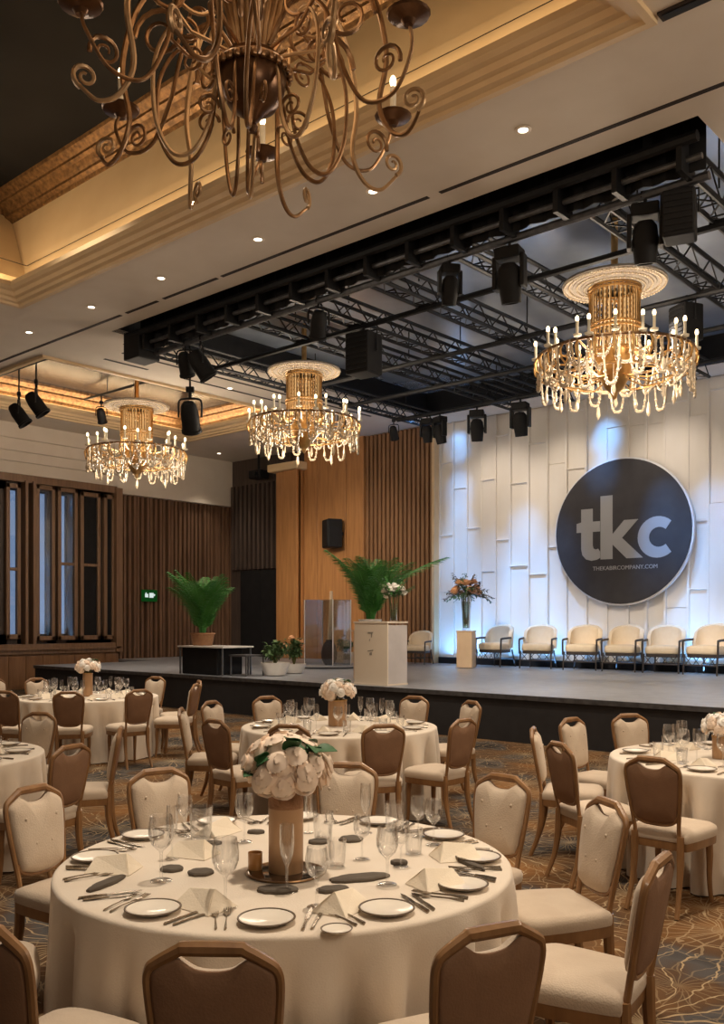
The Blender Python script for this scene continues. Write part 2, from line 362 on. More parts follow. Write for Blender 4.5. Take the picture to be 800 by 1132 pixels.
coffer(3, LX0, LX1, LY0, LY1, 7.5, 'dark_gloss', 9, [(((LX0+LX1)/2, LY1-.02), LX1-LX0-.4, (0, 0, 0)), ((LX0+.02, (LY0+LY1)/2), LY1-LY0-.4, (0, 0, pi/2)), ((LX1-.02, (LY0+LY1)/2), LY1-LY0-.4, (0, 0, pi/2))])
struct('trim_5', ring_strip(CX0, CX1, CY0, CY1, [(-.215, ZC+.74), (-.218, ZC+.755)]), 'slot', smooth=False)
# stage recess: dark walls and glossy ceiling
struct('wall_recess', ring_strip(RX0, RX1, RY0, RY1, [(0, ZC), (0, 7.4)]), 'black', smooth=False)
struct('ceiling_recess', MB().bx(RX0-.1, RX1+.1, RY0-.1, RY1+.1, 7.35, 7.4), 'mirror_ceiling', smooth=False)
# slot diffusers in the soffit
mb = MB()
for a, b in ((-22, -12.95), (-12.8, -11.95), (-11.8, -10.5), (-10.4, -6.62), (-6.45, 6)): mb.bx(a, b, 8.64, 8.70, ZC-.006, ZC+.004)
struct('trim_6', mb, 'slot', smooth=False)
mb = MB()
for x, a, b in ((-14.25, 9.6, 13.6), (-14.75, 9.9, 17.0), (-15.35, 9.9, 10.9), (-15.35, 11.8, 14.8)): mb.bx(x-.035, x+.035, a, b, ZC-.006, ZC+.004)
struct('trim_7', mb, 'slot', smooth=False)

# walls. left wall along X = -22.4
XL = -22.4
struct('wall_left', MB().bx(XL-.3, XL-.2, -4, SB+.3, 0, .98).bx(XL-.3, XL-.2, 14.75, SB+.3, .98, ZC).bx(XL-.3, XL-.2, -4, 14.75, 5.5, ZC).bx(XL-.3, XL-.2, -4, 10.4, .98, 5.5), 'walnut_dark', smooth=False)
struct('trim_8', MB().bx(XL-.2, XL+.12, 14.8, SB+.2, 5.36, ZC).bx(XL-.2, XL+.16, 14.8, SB+.2, 5.36, 5.46).bx(XL-.2, XL+.14, -4, 14.8, 5.55, 5.85).bx(XL-.2, XL+.24, -4, 14.8, 5.85, 6.1).bx(XL-.2, XL+.34, -4, 14.8, 6.1, 6.4).bx(XL-.2, XL+.44, -4, 14.8, 6.4, ZC), 'soffit', smooth=False)
mb = MB(); y = 14.95
while y < SB+.1:
    mb.bx(XL-.2, XL-.02+random.choice((0, .03, .06)), y, y+.085, STG, 5.36); y += .15
struct('wall_slats_left', mb, 'walnut', smooth=False)
# window bay: dado, sill, casements
mb = MB().bx(XL-.2, XL+.06, -4, 14.8, 0, .9)
for k in range(40): mb.bx(XL+.06, XL+.085, -3.9+k*.47, -3.9+k*.47+.43, .06, .86)
struct('wall_dado', mb, 'oak_dark', smooth=False)
struct('trim_9', MB().bx(XL-.2, XL+.14, -4, 14.86, .9, 1.16).bx(XL-.2, XL+.2, -4, 14.86, 1.0, 1.05), 'frame_wood', smooth=False)
struct('trim_10', MB().bx(XL-.2, XL+.2, 14.72, 14.92, .9, 5.5).bx(XL-.2, XL+.1, -4, 14.8, 5.36, 5.56), 'frame_wood', smooth=False)
def wy(px): # hall Y at which a pixel column meets the left wall
    l = (px-400)/F; d = XL/(l*RGT.x+FWD.x); return d*(l*RGT.y+FWD.y)
def casement(n, p0, p1, z0, z1, fill, tilt=0, mid=None):
    y0, y1 = wy(p0), wy(p1); w = y1-y0
    e = bpy.data.objects.new('window_%d' % n, None); COL.objects.link(e); e['kind'] = 'structure'; e.location = (XL, y0, 0); e.rotation_euler = (0, 0, -tilt)
    f = MB().bx(-.06, .06, 0, .1, z0, z1).bx(-.06, .06, w-.1, w, z0, z1).bx(-.06, .06, 0, w, z0, z0+.12).bx(-.06, .06, 0, w, z1-.12, z1)
    if mid: f.bx(-.05, .05, .05, w-.05, mid-.04, mid+.04)
    f.build('window_frame', 'frame_wood', e, smooth=False, bevel=.012)
    MB().bx(-.01, .01, .1, w-.1, z0+.12, z1-.12).build('pane', fill, e, smooth=False)
casement(1, 6, 22, 1.3, 5.3, 'pane', 0, 3.1)
casement(2, 39, 60, 1.25, 5.35, 'pane', 0)
casement(3, 63, 85, 1.25, 5.35, 'pane', 0, 3.3)
casement(4, 88, 110, 1.25, 5.3, 'black', 0, 3.3)
casement(5, 114, 126, 1.25, 5.3, 'black', 0)
mb = MB()
for q0, q1 in ((-14, 9.5), (21, 40), (53.5, 64), (75.5, 130)): mb.bx(XL-.2, XL-.09, wy(q0), wy(q1), 1.16, 5.4)
mb.bx(XL-.2, XL-.09, 4, 14.8, 1.1, 1.42).bx(XL-.2, XL-.09, 4, 14.8, 5.15, 5.5)
struct('trim_11', mb, 'walnut_dark', smooth=False)
struct('trim_18', MB().bx(XL-.1, XL+.16, wy(25), wy(28), 1.16, 5.4).bx(XL-.1, XL+.16, wy(33.5), wy(37), 1.16, 5.4), 'frame_wood', smooth=False)
struct('exterior', MB().bx(-25.6, -25.5, 2, 22, -1, 9), 'exterior', smooth=False)
# back wall left of the backdrop
struct('wall_back', MB().bx(XL-.3, -14.0, SB+.15, SB+.3, 0, ZC), 'walnut_dark', smooth=False)
mb = MB(); x = XL+.3
while x < -19.75:
    mb.bx(x, x+.1, SB-.15, SB+.06, 3.35, 5.95); x += .2
struct('wall_slats_back', mb.bx(XL+.05, -19.65, SB+.06, SB+.15, STG, ZC), 'walnut_dark', smooth=False)
struct('door_1', MB().bx(-21.6, -19.75, SB-.2, SB+.06, STG, 3.3).bx(-20.7, -20.68, SB-.215, SB-.2, STG, 3.3), 'black', smooth=False)
struct('trim_12', MB().bx(-19.68, -18.75, SB-.5, SB+.15, STG, 6.1).bx(-19.4, -18.75, SB-.56, SB-.4, STG, 6.1), 'oak', smooth=False, bevel=.02)
struct('trim_13', MB().bx(-19.85, -18.6, SB-.7, SB+.15, 6.1, 6.32), 'cove', smooth=False, bevel=.03)
mb = MB()
for a, b in ((-18.72, -18.2), (-18.18, -17.1), (-17.08, -16.45)): mb.bx(a, b, SB-.3, SB+.15, STG, ZC)
struct('wall_oak_panels', mb, 'oak', smooth=False, bevel=.01)
mb = MB(); x = -16.4
while x < -14.15:
    mb.bx(x, x+.09, SB-.25, SB+.1, STG, ZC-.02); x += .145
struct('wall_slats_stage', mb.bx(-16.42, -14.12, SB+.05, SB+.15, STG, ZC), 'oak_dark', smooth=False)

# stage
struct('floor_stage', MB().bx(-20.7, 7, SF, SB+.3, STG-.06, STG).bx(XL-.2, -20.7, 14.9, SB+.3, STG-.06, STG), 'stage_top', smooth=False)
struct('trim_14', MB().bx(-20.68, 7, SF+.02, SF+.1, 0, STG-.06).bx(-20.68, -20.6, SF+.1, 14.9, 0, STG-.06).bx(XL-.2, -20.68, 14.92, 15, 0, STG-.06), 'stage_face', smooth=False)
struct('trim_15', MB().bx(-20.7, 7, SF-.015, SF+.03, STG-.07, STG-.003), 'grey_pipe', smooth=False)
struct('baseboard_back', MB().bx(-14.0, 5, SB-.2, SB-.14, STG, STG+.16), 'black', smooth=False)
# backdrop: staggered relief panels with ledges and seams
mb = MB().bx(-14.1, 6, SB, SB+.25, STG, ZC); sm = MB(); x = -14.05; rnd = random.Random(4)
while x < 5:
    w = rnd.choice((.42, .5, .58)); z = STG+rnd.uniform(-1.2, 0)
    while z < ZC:
        h = rnd.uniform(1.3, 3.2); d = rnd.choice((.02, .035, .05, .08)); a, b = max(z, STG), min(z+h, ZC)
        if b-a > .05:
            mb.bx(x+.02, x+w-.02, SB-d, SB, a, b-.012)
            if b < ZC and rnd.random() < .7: sm.bx(x+.0, x+w, SB-d-.045, SB, b-.03, b)
        z += h
    sm.bx(x-.03, x+.03, SB-.1, SB, STG, ZC); x += w
struct('wall_backdrop', mb, 'backdrop', smooth=False, bevel=.012)
struct('trim_16', sm, 'backdrop', smooth=False, bevel=.012)
struct('trim_17', MB().bx(-14.14, -14.06, SB-.3, SB+.2, STG, ZC), 'mould', smooth=False)

# ------------------------------------------------------------------ round logo disc on the backdrop
YD = SB-.27
d = atY(686, YD); c = P(686, 587.5, d); R = 1.575
t = thing('logo_disc', 'large round charcoal logo disc hanging on the pale backdrop', 'sign', (c.x, YD, c.z))
def ydisc(r, y0, y1, n=72): return MB().rings([(r*cos(2*pi*i/n), r*sin(2*pi*i/n)) for i in range(n)], [(.985, y1), (1, y1-.015), (1, y0)], lambda u, v, w: (u, -w, v))
ydisc(R, -.1, .03).build('disc', 'disc', t)
ydisc(R+.035, -.09, .0).build('rim', 'disc_rim', t)
def flat(polys, y0, y1):
    m = MB()
    for p in polys: m.rings(p, [(1, y0), (1, y1)], lambda u, v, w: (u, -w, v))
    return m
S = 3.15/660.   # metres per enlarged pixel; disc centre at (383,432)
def px_(pts): return [((x-383)*S, (432-y)*S) for x, y in pts]
tl = [(188, 318), (247, 318), (247, 378), (284, 378), (284, 426), (247, 426), (247, 488), (251, 503), (262, 509), (274, 505), (284, 520), (284, 548), (268, 556), (240, 560), (212, 552), (194, 532), (188, 505), (188, 426), (164, 426), (164, 384), (188, 378)]
kl = [(286, 264), (346, 264), (346, 442), (402, 382), (470, 382), (392, 462), (492, 556), (414, 556), (346, 490), (346, 556), (286, 556)]
cl = []
for i in range(25): a = radians(48+264*i/24); cl.append((560+93*cos(a)*1.0, 468-92*sin(a)))
for i in range(19): a = radians(312-264*i/18); cl.append((566+46*cos(a), 468-44*sin(a)))
for nm, pl in (('letter_t', tl), ('letter_k', kl), ('letter_c', cl)):
    flat([px_(pl)], .0, .036).build(nm, 'letter', t, smooth=False)
def text(s, size, mat, parent, loc, rot, name='lettering', ext=.004):
    cu = bpy.data.curves.new('tmp', 'FONT'); cu.body = s; cu.size = size; cu.align_x = 'CENTER'; cu.align_y = 'CENTER'; cu.extrude = ext; cu.resolution_u = 3
    o = bpy.data.objects.new('tmp', cu); COL.objects.link(o); bpy.context.view_layer.update()
    me = bpy.data.meshes.new_from_object(o.evaluated_get(bpy.context.evaluated_depsgraph_get())); bpy.data.objects.remove(o)
    me.name = name; me.materials.clear(); me.materials.append(M[mat])
    r = bpy.data.objects.new(name, me); COL.objects.link(r); r.parent = parent; r.location = loc; r.rotation_euler = rot; return r
text('THEKABIRCOMPANY.COM', .125, 'letter', t, ((404-383)*S, -.034, (432-598)*S), (pi/2, 0, 0), 'web_address')
for sx, sz in ((-.8, .8), (.8, .8), (-.8, -.8), (.8, -.8)): MB().rod((sx, .08, sz), (sx, .19, sz), .03, 8).build('standoff', 'grey_pipe', t)

# ------------------------------------------------------------------ trusses and stage lighting
ZT = 6.47
def truss(name, label, a, b, w=.26, h=.3, group=None):
    a, b = Vector(a), Vector(b); L = (b-a).length; dr = (b-a).normalized(); sd = Vector((-dr.y, dr.x, 0))
    t = thing(name, label, 'truss', (a.x, a.y, a.z), 0, group); ch = []
    for sx in (-1, 1):
        for z in (0, h):
            o0 = sd*(sx*w/2)+Vector((0, 0, z)); MB().rod(o0, o0+dr*L, .032, 6).build('chord', 'blackm', t)
    lc = MB(); n = int(L/.33)
    for i in range(n):
        p0, p1 = dr*(L*i/n), dr*(L*(i+1)/n)
        s0, s1 = (1, -1) if i % 2 else (-1, 1)
        lc.rod(p0+sd*(s0*w/2), p1+sd*(s1*w/2), .012, 4)
        lc.rod(p0+sd*(w/2)+Vector((0, 0, h*(i % 2))), p1+sd*(w/2)+Vector((0, 0, h*((i+1) % 2))), .012, 4)
        lc.rod(p0+sd*(-w/2)+Vector((0, 0, h*(i % 2))), p1+sd*(-w/2)+Vector((0, 0, h*((i+1) % 2))), .012, 4)
        lc.rod(p0-sd*(w/2), p0+sd*(w/2), .012, 4)
    lc.build('lacing', 'blackm', t)
    for q in (.12, .5, .88): MB().rod(dr*(L*q)+Vector((0, 0, h)), dr*(L*q)+Vector((0, 0, 7.35-a.z)), .012, 5).build('hanger_rod', 'blackm', t)
    return t
TX = [(-3.95, 'black lattice truss hung at the right end of the stage rig'), (-4.95, 'black lattice truss passing just right of the nearest crystal chandelier'), (-6.85, 'black lattice truss passing just left of the nearest crystal chandelier'),
      (-8.35, 'black lattice truss in the middle of the stage rig, over the disc'), (-9.75, 'black lattice truss left of the middle of the stage rig'), (-10.95, 'black lattice truss right of the middle crystal chandelier'), (-13.45, 'black lattice truss hung along the beam at the left end of the stage rig')]
for x, lb in TX: truss('lattice_truss', lb, (x, 9.75, ZT), (x, 17.7, ZT), group='lattice trusses over the stage')
def pipe(y, x0, x1, lb, z=ZT-.05):
    t = thing('cross_pipe', lb, 'pipe', (0, 0, 0), 0, 'cross pipes under the trusses')
    MB().rod((x0, y, z), (x1, y, z), .045, 8).build('tube', 'blackm', t)
    for x, _ in TX:
        if x0 < x < x1: MB().box((x, y, z+.03), (.34, .11, .05)).build('clamp', 'black', t, smooth=False)
pipe(10.9, -13.5, -3.8, 'black cross pipe nearest the front truss of the stage rig')
pipe(13.05, -13.5, -3.8, 'second black cross pipe back in the stage rig')
pipe(14.7, -13.5, -3.8, 'third black cross pipe back in the stage rig')
pipe(16.5, -13.5, -3.8, 'black cross pipe nearest the pale backdrop')
# front truss with black border
t = thing('front_truss', 'heavy black front truss with grey pipe along the stage recess edge', 'truss')
MB().rod((-13.6, 9.62, 6.43), (-3.65, 9.62, 6.43), .05, 8).build('lower_pipe', 'grey_pipe', t)
MB().rod((-13.6, 9.3, 6.72), (-3.65, 9.3, 6.72), .06, 8).build('upper_chord', 'blackm', t)
MB().rod((-13.6, 9.42, 6.56), (-3.65, 9.42, 6.56), .035, 8).build('middle_pipe', 'grey_pipe', t)
bd = MB(); n = 120; vs = []
for i in range(n+1):
    x = -13.6+9.95*i/n; y = 9.5+.03*sin(i*1.9)+.015*sin(i*.77)
    vs += [(x, y, 6.46), (x, y, 7.3), (x, y+.02, 6.46), (x, y+.02, 7.3)]
fs = []
for i in range(n): o0 = i*4; fs += [(o0, o0+4, o0+5, o0+1), (o0+2, o0+3, o0+7, o0+6), (o0, o0+2, o0+6, o0+4)]
bd.add(vs, fs).build('black_border', 'black', t)
MB().bx(-13.75, -13.3, 9.25, 9.7, 6.3, 6.78).build('end_box', 'black', t, smooth=False, bevel=.02)
for i in range(14): MB().box((-13.2+i*.72, 9.46, 6.58), (.06, .36, .34)).build('bracket', 'blackm', t, smooth=False)

def make_light(kind, label):
    """hanging stage lantern, pivot at its clamp; kind: can, mover, box"""
    t = thing('stage_light', label, 'stage light', (0, 0, 0), 0, 'stage lights')
    MB().rod((0, 0, 0), (0, 0, -.1), .02, 8).box((0, 0, .02), (.1, .06, .07)).build('clamp', 'black', t, smooth=False)
    if kind == 'can':
        MB().tube(catmull([(-.15, 0, -.34), (-.15, 0, -.16), (-.1, 0, -.1), (.1, 0, -.1), (.15, 0, -.16), (.15, 0, -.34)], 3), .014, 6).build('yoke', 'blackm', t)
        q = Matrix.Rotation(radians(35), 3, 'X')
        b = MB().lathe([(0, .2), (.07, .2), (.1, .16), (.12, .05), (.12, -.16), (.135, -.17), (.135, -.2), (.115, -.2), (.11, -.12), (0, -.12)], 14)
        b.v = [tuple(q @ Vector(v)+Vector((0, 0, -.34))) for v in b.v]; b.build('body', 'black', t)
        l = MB().lathe([(0, -.135), (.109, -.13), (.11, -.14), (0, -.15)], 14); l.v = [tuple(q @ Vector(v)+Vector((0, 0, -.34))) for v in l.v]; l.build('lens', 'grey_pipe', t)
    elif kind == 'mover':
        MB().box((0, 0, -.17), (.3, .24, .14)).build('base_box', 'black', t, smooth=False, bevel=.02)
        for sx in (-1, 1): MB().box((sx*.17, 0, -.38), (.05, .14, .38)).build('yoke_arm', 'blackm', t, smooth=False, bevel=.012)
        b = MB().lathe([(0, .2), (.08, .19), (.125, .13), (.14, 0), (.13, -.12), (.115, -.26), (.09, -.26), (.09, -.22), (0, -.22)], 16)
        q = Matrix.Rotation(radians(14), 3, 'X'); b.v = [tuple(q @ Vector(v)+Vector((0, 0, -.47))) for v in b.v]; b.build('head', 'black', t)
        l = MB().lathe([(0, -.226), (.088, -.226), (.088, -.236), (0, -.25)], 14); l.v = [tuple(q @ Vector(v)+Vector((0, 0, -.47))) for v in l.v]; l.build('lens', 'grey_pipe', t)
    else:
        MB().box((0, 0, -.42), (.42, .4, .62)).build('cabinet', 'black', t, smooth=False, bevel=.03)
        MB().tube([(-.24, 0, -.4), (-.24, 0, -.08), (.24, 0, -.08), (.24, 0, -.4)], .016, 6).build('bracket', 'blackm', t)
        g = MB()
        for i in range(7): g.box((0, -.205, -.18-.08*i), (.36, .02, .03))
        g.build('grille', 'blackm', t, smooth=False)
    return t
PROTO = {}
def light_at(kind, px, py, Yp, label, rz=0, s=1.0, ztop=None):
    """px,py: picture position of the lamp's middle; Yp: hall Y of the pipe it hangs from"""
    d = atY(px, Yp); mid = {'can': .3, 'mover': .42, 'box': .42}[kind]*s
    p = P(px, py, d); z = p.z+mid
    zp = 7.3 if Yp in (10.1, 12.6) and px < 300 else ZT-.06 if Yp > 9.9 else 6.42
    if z > zp-.12: z = zp
    if kind not in PROTO: o = PROTO[kind] = make_light(kind, label); o.location = (p.x, p.y, z); o.rotation_euler = (0, 0, rz); o.scale = (s,)*3
    else: o = dup(PROTO[kind], (p.x, p.y, z), rz, label, 'stage lights', s)
    top = {True: 0}.get(False, (ZT-.05)) if ztop is None else ztop
    return o, p, z
LT = [('can', 205, 389, 9.62, 'short black lantern, left one of the pair under the front truss end', .6, 1.0), ('can', 222, 386, 9.62, 'black lantern hanging tilted in the pair under the front truss end', -.5, 1.25),
      ('mover', 497, 303, 9.62, 'slim black moving head hanging from the front truss pipe', .9, .8), ('mover', 563, 300, 9.62, 'bulky black moving head hanging left of the nearest crystal chandelier', .2, 1.05),
      ('mover', 713, 243, 9.62, 'big black lamp hanging from the front truss above the nearest crystal chandelier', .4, 1.0), ('box', 751, 226, 9.62, 'black cabinet beside the big lamp at the right of the front truss', .3, .8), ('box', 758, 329, 13.05, 'black loudspeaker cabinet hanging right of the nearest crystal chandelier', -.5, .85),
      ('mover', 472, 434, 16.5, 'black moving head, left one of the pair above the backdrop edge', .3, .85), ('mover', 486, 432, 16.5, 'black moving head, right one of the pair above the backdrop edge', -.3, .95), ('mover', 527, 426, 16.5, 'single black moving head hanging before the upper backdrop, left of two', .5, 1.05), ('mover', 575, 429, 16.5, 'single black moving head hanging nearest left of the chandelier crystals', .2, 1.1),
      ('can', 435, 446, 16.5, 'small black lantern at the far left of the back pipe', .4, .8), ('can', 380, 438, 14.7, 'black lantern hanging just right of the middle crystal chandelier', .2, 1.0), ('box', 402, 348, 10.9, 'tall black cabinet hanging above right of the middle chandelier', .1, 1.05), ('can', 352, 350, 9.62, 'black lantern hanging above the middle crystal chandelier', .9, 1.0)]
for kind, px, py, Y, lb, rz, s in LT:
    o, p, z = light_at(kind, px, py, Y, lb, rz, s)
    zp = ZT-.05 if Y > 9.9 else 6.43
    if z < zp-.02: MB().rod((0, 0, .05), (0, 0, (zp-z)/s), .018/s, 6).build('drop_rod', 'blackm', o)
for px, py, Y, lb, s in ((21, 456, 10.1, 'black lantern hanging at the left edge over the window side coffer', 1.25), (40, 444, 10.1, 'tall black lantern hanging second from the left edge', 1.3), (112, 458, 12.6, 'small black lantern left of the farthest crystal chandelier', .9), (210, 458, 10.1, 'long black lantern hanging right of the farthest crystal chandelier', 1.35)):
    o, p, z = light_at('can', px, py, Y, lb, .7 if px > 100 else -.6, s)
    MB().rod((0, 0, .05), (0, 0, (7.31-z)/s), .018/s, 6).build('drop_rod', 'blackm', o)
for y, lb in ((10.1, 'black lamp pipe nearer the soffit edge in the window side coffer'), (12.6, 'black lamp pipe farther back in the window side coffer')):
    t = thing('lamp_pipe', lb, 'pipe'); MB().rod((-20.4, y, 7.3), (-16.1, y, 7.3), .03, 6).build('tube', 'blackm', t)
    MB().rod((-19.4, y, 7.3), (-19.4, y, 7.5), .012, 6).rod((-17.2, y, 7.3), (-17.2, y, 7.5), .012, 6).build('hanger_rod', 'blackm', t)

# recessed downlights
def downlight(px, py, lb, first=[None]):
    p = P(px, py, F*(CH-ZC)/(py-HY))
    if first[0] is None:
        t = first[0] = thing('recessed_downlight', lb, 'ceiling light', (p.x, p.y, ZC), 0, 'soffit downlights')
        MB().lathe([(.05, 0), (.085, -.002), (.088, -.008), (.075, -.014), (.052, -.012), (.05, 0)], 20).build('trim_ring', 'white_trim', t)
        MB().lathe([(0, -.004), (.052, -.004), (.052, -.008), (0, -.009)], 20).build('lens', 'downlight', t)
    else: dup(first[0], (p.x, p.y, ZC), 0, lb, 'soffit downlights')
    lamp('downlight_beam', 'SPOT', (p.x, p.y, ZC-.03), 200, WARM, (p.x, p.y, 0), spot_size=radians(80), spot_blend=.9, shadow_soft_size=.05)
for px, py, lb in ((578, 143, 'lit soffit downlight nearest the right end of the moulding'), (412, 211, 'lit soffit downlight right of the bronze chandelier arms'), (285, 264, 'lit soffit downlight below the bronze chandelier loops'), (178, 307, 'lit soffit downlight fourth from the right of the row'),
                   (101, 339, 'lit soffit downlight second from the left of the front row'), (32, 367, 'lit soffit downlight nearest the left edge in the front row'), (50, 480, 'lit downlight above the windows at the left'), (242, 501, 'lit downlight over the dark slats, left of two'), (272, 510, 'lit downlight over the dark slats, right of two'), (254, 429, 'lit downlight in the beam beside the middle chandelier')):
    downlight(px, py, lb)
p = P(238, 522, F*(CH-ZC)/(522-HY)); t = thing('ceiling_vent', 'dark rectangular ceiling vent over the slatted corner', 'vent', (p.x, p.y, ZC))
MB().box((0, 0, -.01), (1.5, .9, .02)).build('frame', 'soffit', t, smooth=False)
g = MB()
for i in range(6): g.box((0, -.34+.136*i, -.024), (1.36, .07, .012))
g.build('louvre', 'slot', t, smooth=False)
p = P(762, 3, F*(CH-ZC)/(3-HY)); t = thing('ceiling_vent', 'dark grille in the soffit at the top right corner', 'vent', (p.x, p.y, ZC))
MB().box((0, 0, -.01), (.5, .12, .02)).build('frame', 'slot', t, smooth=False); MB().box((0, 0, -.024), (.44, .07, .012)).build('louvre', 'black', t, smooth=False)
p = P(286, 524, 27.6); t = thing('projector', 'black projector hanging from the ceiling near the dark slats', 'projector', (p.x, p.y, ZC))
MB().rod((0, 0, 0), (0, 0, -.5), .04, 8).build('mount', 'black', t); MB().box((0, 0, -.62), (.5, .4, .25)).build('body', 'black', t, smooth=False, bevel=.03); MB().lathe([(0, 0), (.07, 0), (.07, .1), (0, .1)], 12, (0, 0, 0)).build('lens', 'blackm', t, loc=(.1, -.2, -.62)).rotation_euler = (pi/2, 0, 0)

# ------------------------------------------------------------------ crystal chandeliers
def make_crystal(label):
    t = thing('crystal_chandelier', label, 'chandelier', (0, 0, 0), 0, 'crystal chandeliers')   # origin at the hoop's centre
    Rr = 1.07
    MB().lathe([(.34, .93), (.37, .96), (.46, .985), (.47, 1.0), (.57, 1.0), (.58, 1.015), (.68, 1.01), (.70, 1.0), (.725, 1.01), (.72, 1.04), (.6, 1.06), (.2, 1.12), (0, 1.12)], 48).build('canopy', 'canopy_white', t)
    for r, z in ((.42, .975), (.52, 1.0), (.63, 1.012), (.70, 1.0)):
        n = int(2*pi*r/.055); cb = MB().tube([(r*cos(2*pi*i/48), r*sin(2*pi*i/48), z-.012) for i in range(48)], .006, 4, True)
        for i in range(n): a = 2*pi*i/n; cb.sphere((r*cos(a), r*sin(a), z-.012), .017, 6, 4)
        cb.build('bead_ring', 'crystal', t)
    MB().rod((0, 0, 1.1), (0, 0, 1.95), .05, 10).build('stem', 'brass', t)
    dm = MB()
    for z in (.95, .9, .42, .36, .06): dm.tube([(.36*cos(2*pi*i/32), .36*sin(2*pi*i/32), z) for i in range(32)], .018, 6, True)
    for i in range(40):
        a = 2*pi*i/40; r = .345
        dm.rod((r*cos(a), r*sin(a), .06), (r*cos(a), r*sin(a), .95), .011, 5)
    dm.build('drum', 'brass', t)
    for i in range(26):
        a = 2*pi*(i+.5)/26; gl = MB().rod((.30*cos(a), .30*sin(a), .08), (.30*cos(a), .30*sin(a), .9), .006, 4)
        for k in range(11): gl.sphere((.30*cos(a), .30*sin(a), .1+.078*k), .02, 6, 4)
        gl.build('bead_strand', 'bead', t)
    MB().lathe([(.12, .06), (.30, .05), (.28, -.1), (.2, -.32), (.12, -.47), (.05, -.52), (.035, -.58), (0, -.62)], 20).build('bottom_bowl', 'brass', t)
    MB().tube([(Rr*cos(2*pi*i/64), Rr*sin(2*pi*i/64), 0) for i in range(64)], .022, 6, True).build('hoop', 'bronze', t)
    MB().tube([(.8*cos(2*pi*i/48), .8*sin(2*pi*i/48), -.3) for i in range(48)], .016, 6, True).build('lower_hoop', 'brass', t)
    for i in range(12):
        a = 2*pi*i/12; c, s = cos(a), sin(a); sp = MB()
        sp.tube([(x*c, x*s, z) for x, z in ((.3, -.02), (.55, -.09), (.82, -.07), (Rr, 0))], .014, 6); sp.tube([(x*c, x*s, z) for x, z in ((.2, -.3), (.5, -.38), (.8, -.3))], .012, 5)
        sp.build('spoke', 'brass', t)
    rnd = random.Random(2)
    for i in range(20):
        a = 2*pi*(i+.5)/20; r = Rr+(.03 if i % 2 else -.22); z = .02+(0 if i % 2 else .1); c, s = cos(a), sin(a)
        cn = MB().lathe([(0, z-.02), (.055, z), (.06, z+.025), (.02, z+.03), (.02, z+.2), (0, z+.2)], 8, (r*c, r*s, 0)).build('candle', 'candle', t)
        MB().sphere((r*c, r*s, z+.235), (.026, .026, .045), 8, 6).build('bulb', 'bulb', cn)
    def loop(r0, r1, a0, a1, z0, z1, drop, sag=0):
        pts = []
        for k in range(15):
            u = k/14; a = a0+(a1-a0)*u; r = r0+(r1-r0)*u; pts.append((r*cos(a), r*sin(a), z0+(z1-z0)*u-drop*(1-(2*u-1)**4)))
        return pts
    for i in range(20):     # bead swags hanging from the hoop in U loops
        a = 2*pi*i/20; m = MB(); dr = rnd.uniform(.36, .66)
        m.tube(loop(Rr, Rr, a, a+.21, 0, 0, dr), .013, 5)
        for k, q in enumerate(loop(Rr, Rr, a, a+.21, 0, 0, dr)):
            m.sphere(q, .026, 6, 4)
        m.build('crystal_swag', 'crystal', t)
    for i in range(20):     # second row of shorter swags
        a = 2*pi*(i+.5)/20; m = MB(); dr = rnd.uniform(.2, .36); q_ = loop(Rr-.1, Rr-.1, a, a+.26, 0, 0, dr)
        m.tube(q_, .012, 5)
        for q in q_: m.sphere(q, .024, 6, 4)
        m.build('crystal_swag', 'crystal', t)
    for i in range(20):     # swags between hoop and lower hoop, and cut drops
        a = 2*pi*(i+.4)/20; m = MB()
        m.tube(loop(Rr-.02, .8, a, a+.12, 0, -.3, .16), .01, 5)
        for q in loop(Rr-.02, .8, a, a+.12, 0, -.3, .16): m.sphere(q, .022, 6, 4)
        m.build('inner_swag', 'crystal', t)
        r = (Rr, .8, .95)[i % 3]; z = (-.08, -.32, -.2)[i % 3]; d = MB(); c, s = r*cos(a), r*sin(a)
        d.rod((c, s, 0 if i % 3 == 0 else z), (c, s, z-.2), .004, 4); L = rnd.uniform(.14, .24)
        d.lathe([(0, z-.2), (.02, z-.23), (.034, z-.2-L*.7), (0, z-.2-L)], 6, (c, s, 0)); d.build('crystal_drop', 'crystal', t)
    for i in range(28):
        gm = MB()     # gilt leaf scrolls around the hoop
        a = 2*pi*i/28; c, s = cos(a), sin(a)
        gm.tube([((Rr+x)*c, (Rr+x)*s, z) for x, z in ((0, .0), (.05, -.09), (.03, -.2), (-.05, -.26), (-.09, -.2), (-.05, -.15))], [.02, .018, .016, .014, .011, .006], 5)
        gm.build('scroll', 'brass', t)
    return t
CH_ = [(679, 394, 12.75, 'crystal chandelier with gilt drum hanging before the backdrop, nearest'), (336, 467, 17.3, 'crystal chandelier hanging in the middle, below the left end of the rig'), (151, 499, 20.6, 'crystal chandelier farthest away, hanging near the windows')]
cp = None
for px, py, d, lb in CH_:
    p = P(px, py, d); s = {679: .98, 336: .95, 151: 1.0}[px]
    if cp is None: cp = make_crystal(lb); cp.location = p; cp.scale = (s,)*3
    else: dup(cp, p, .2, lb, None, s)
    lamp('chandelier_glow', 'POINT', (p.x, p.y, p.z-.1), 400, (1, .83, .64), shadow_soft_size=.8)

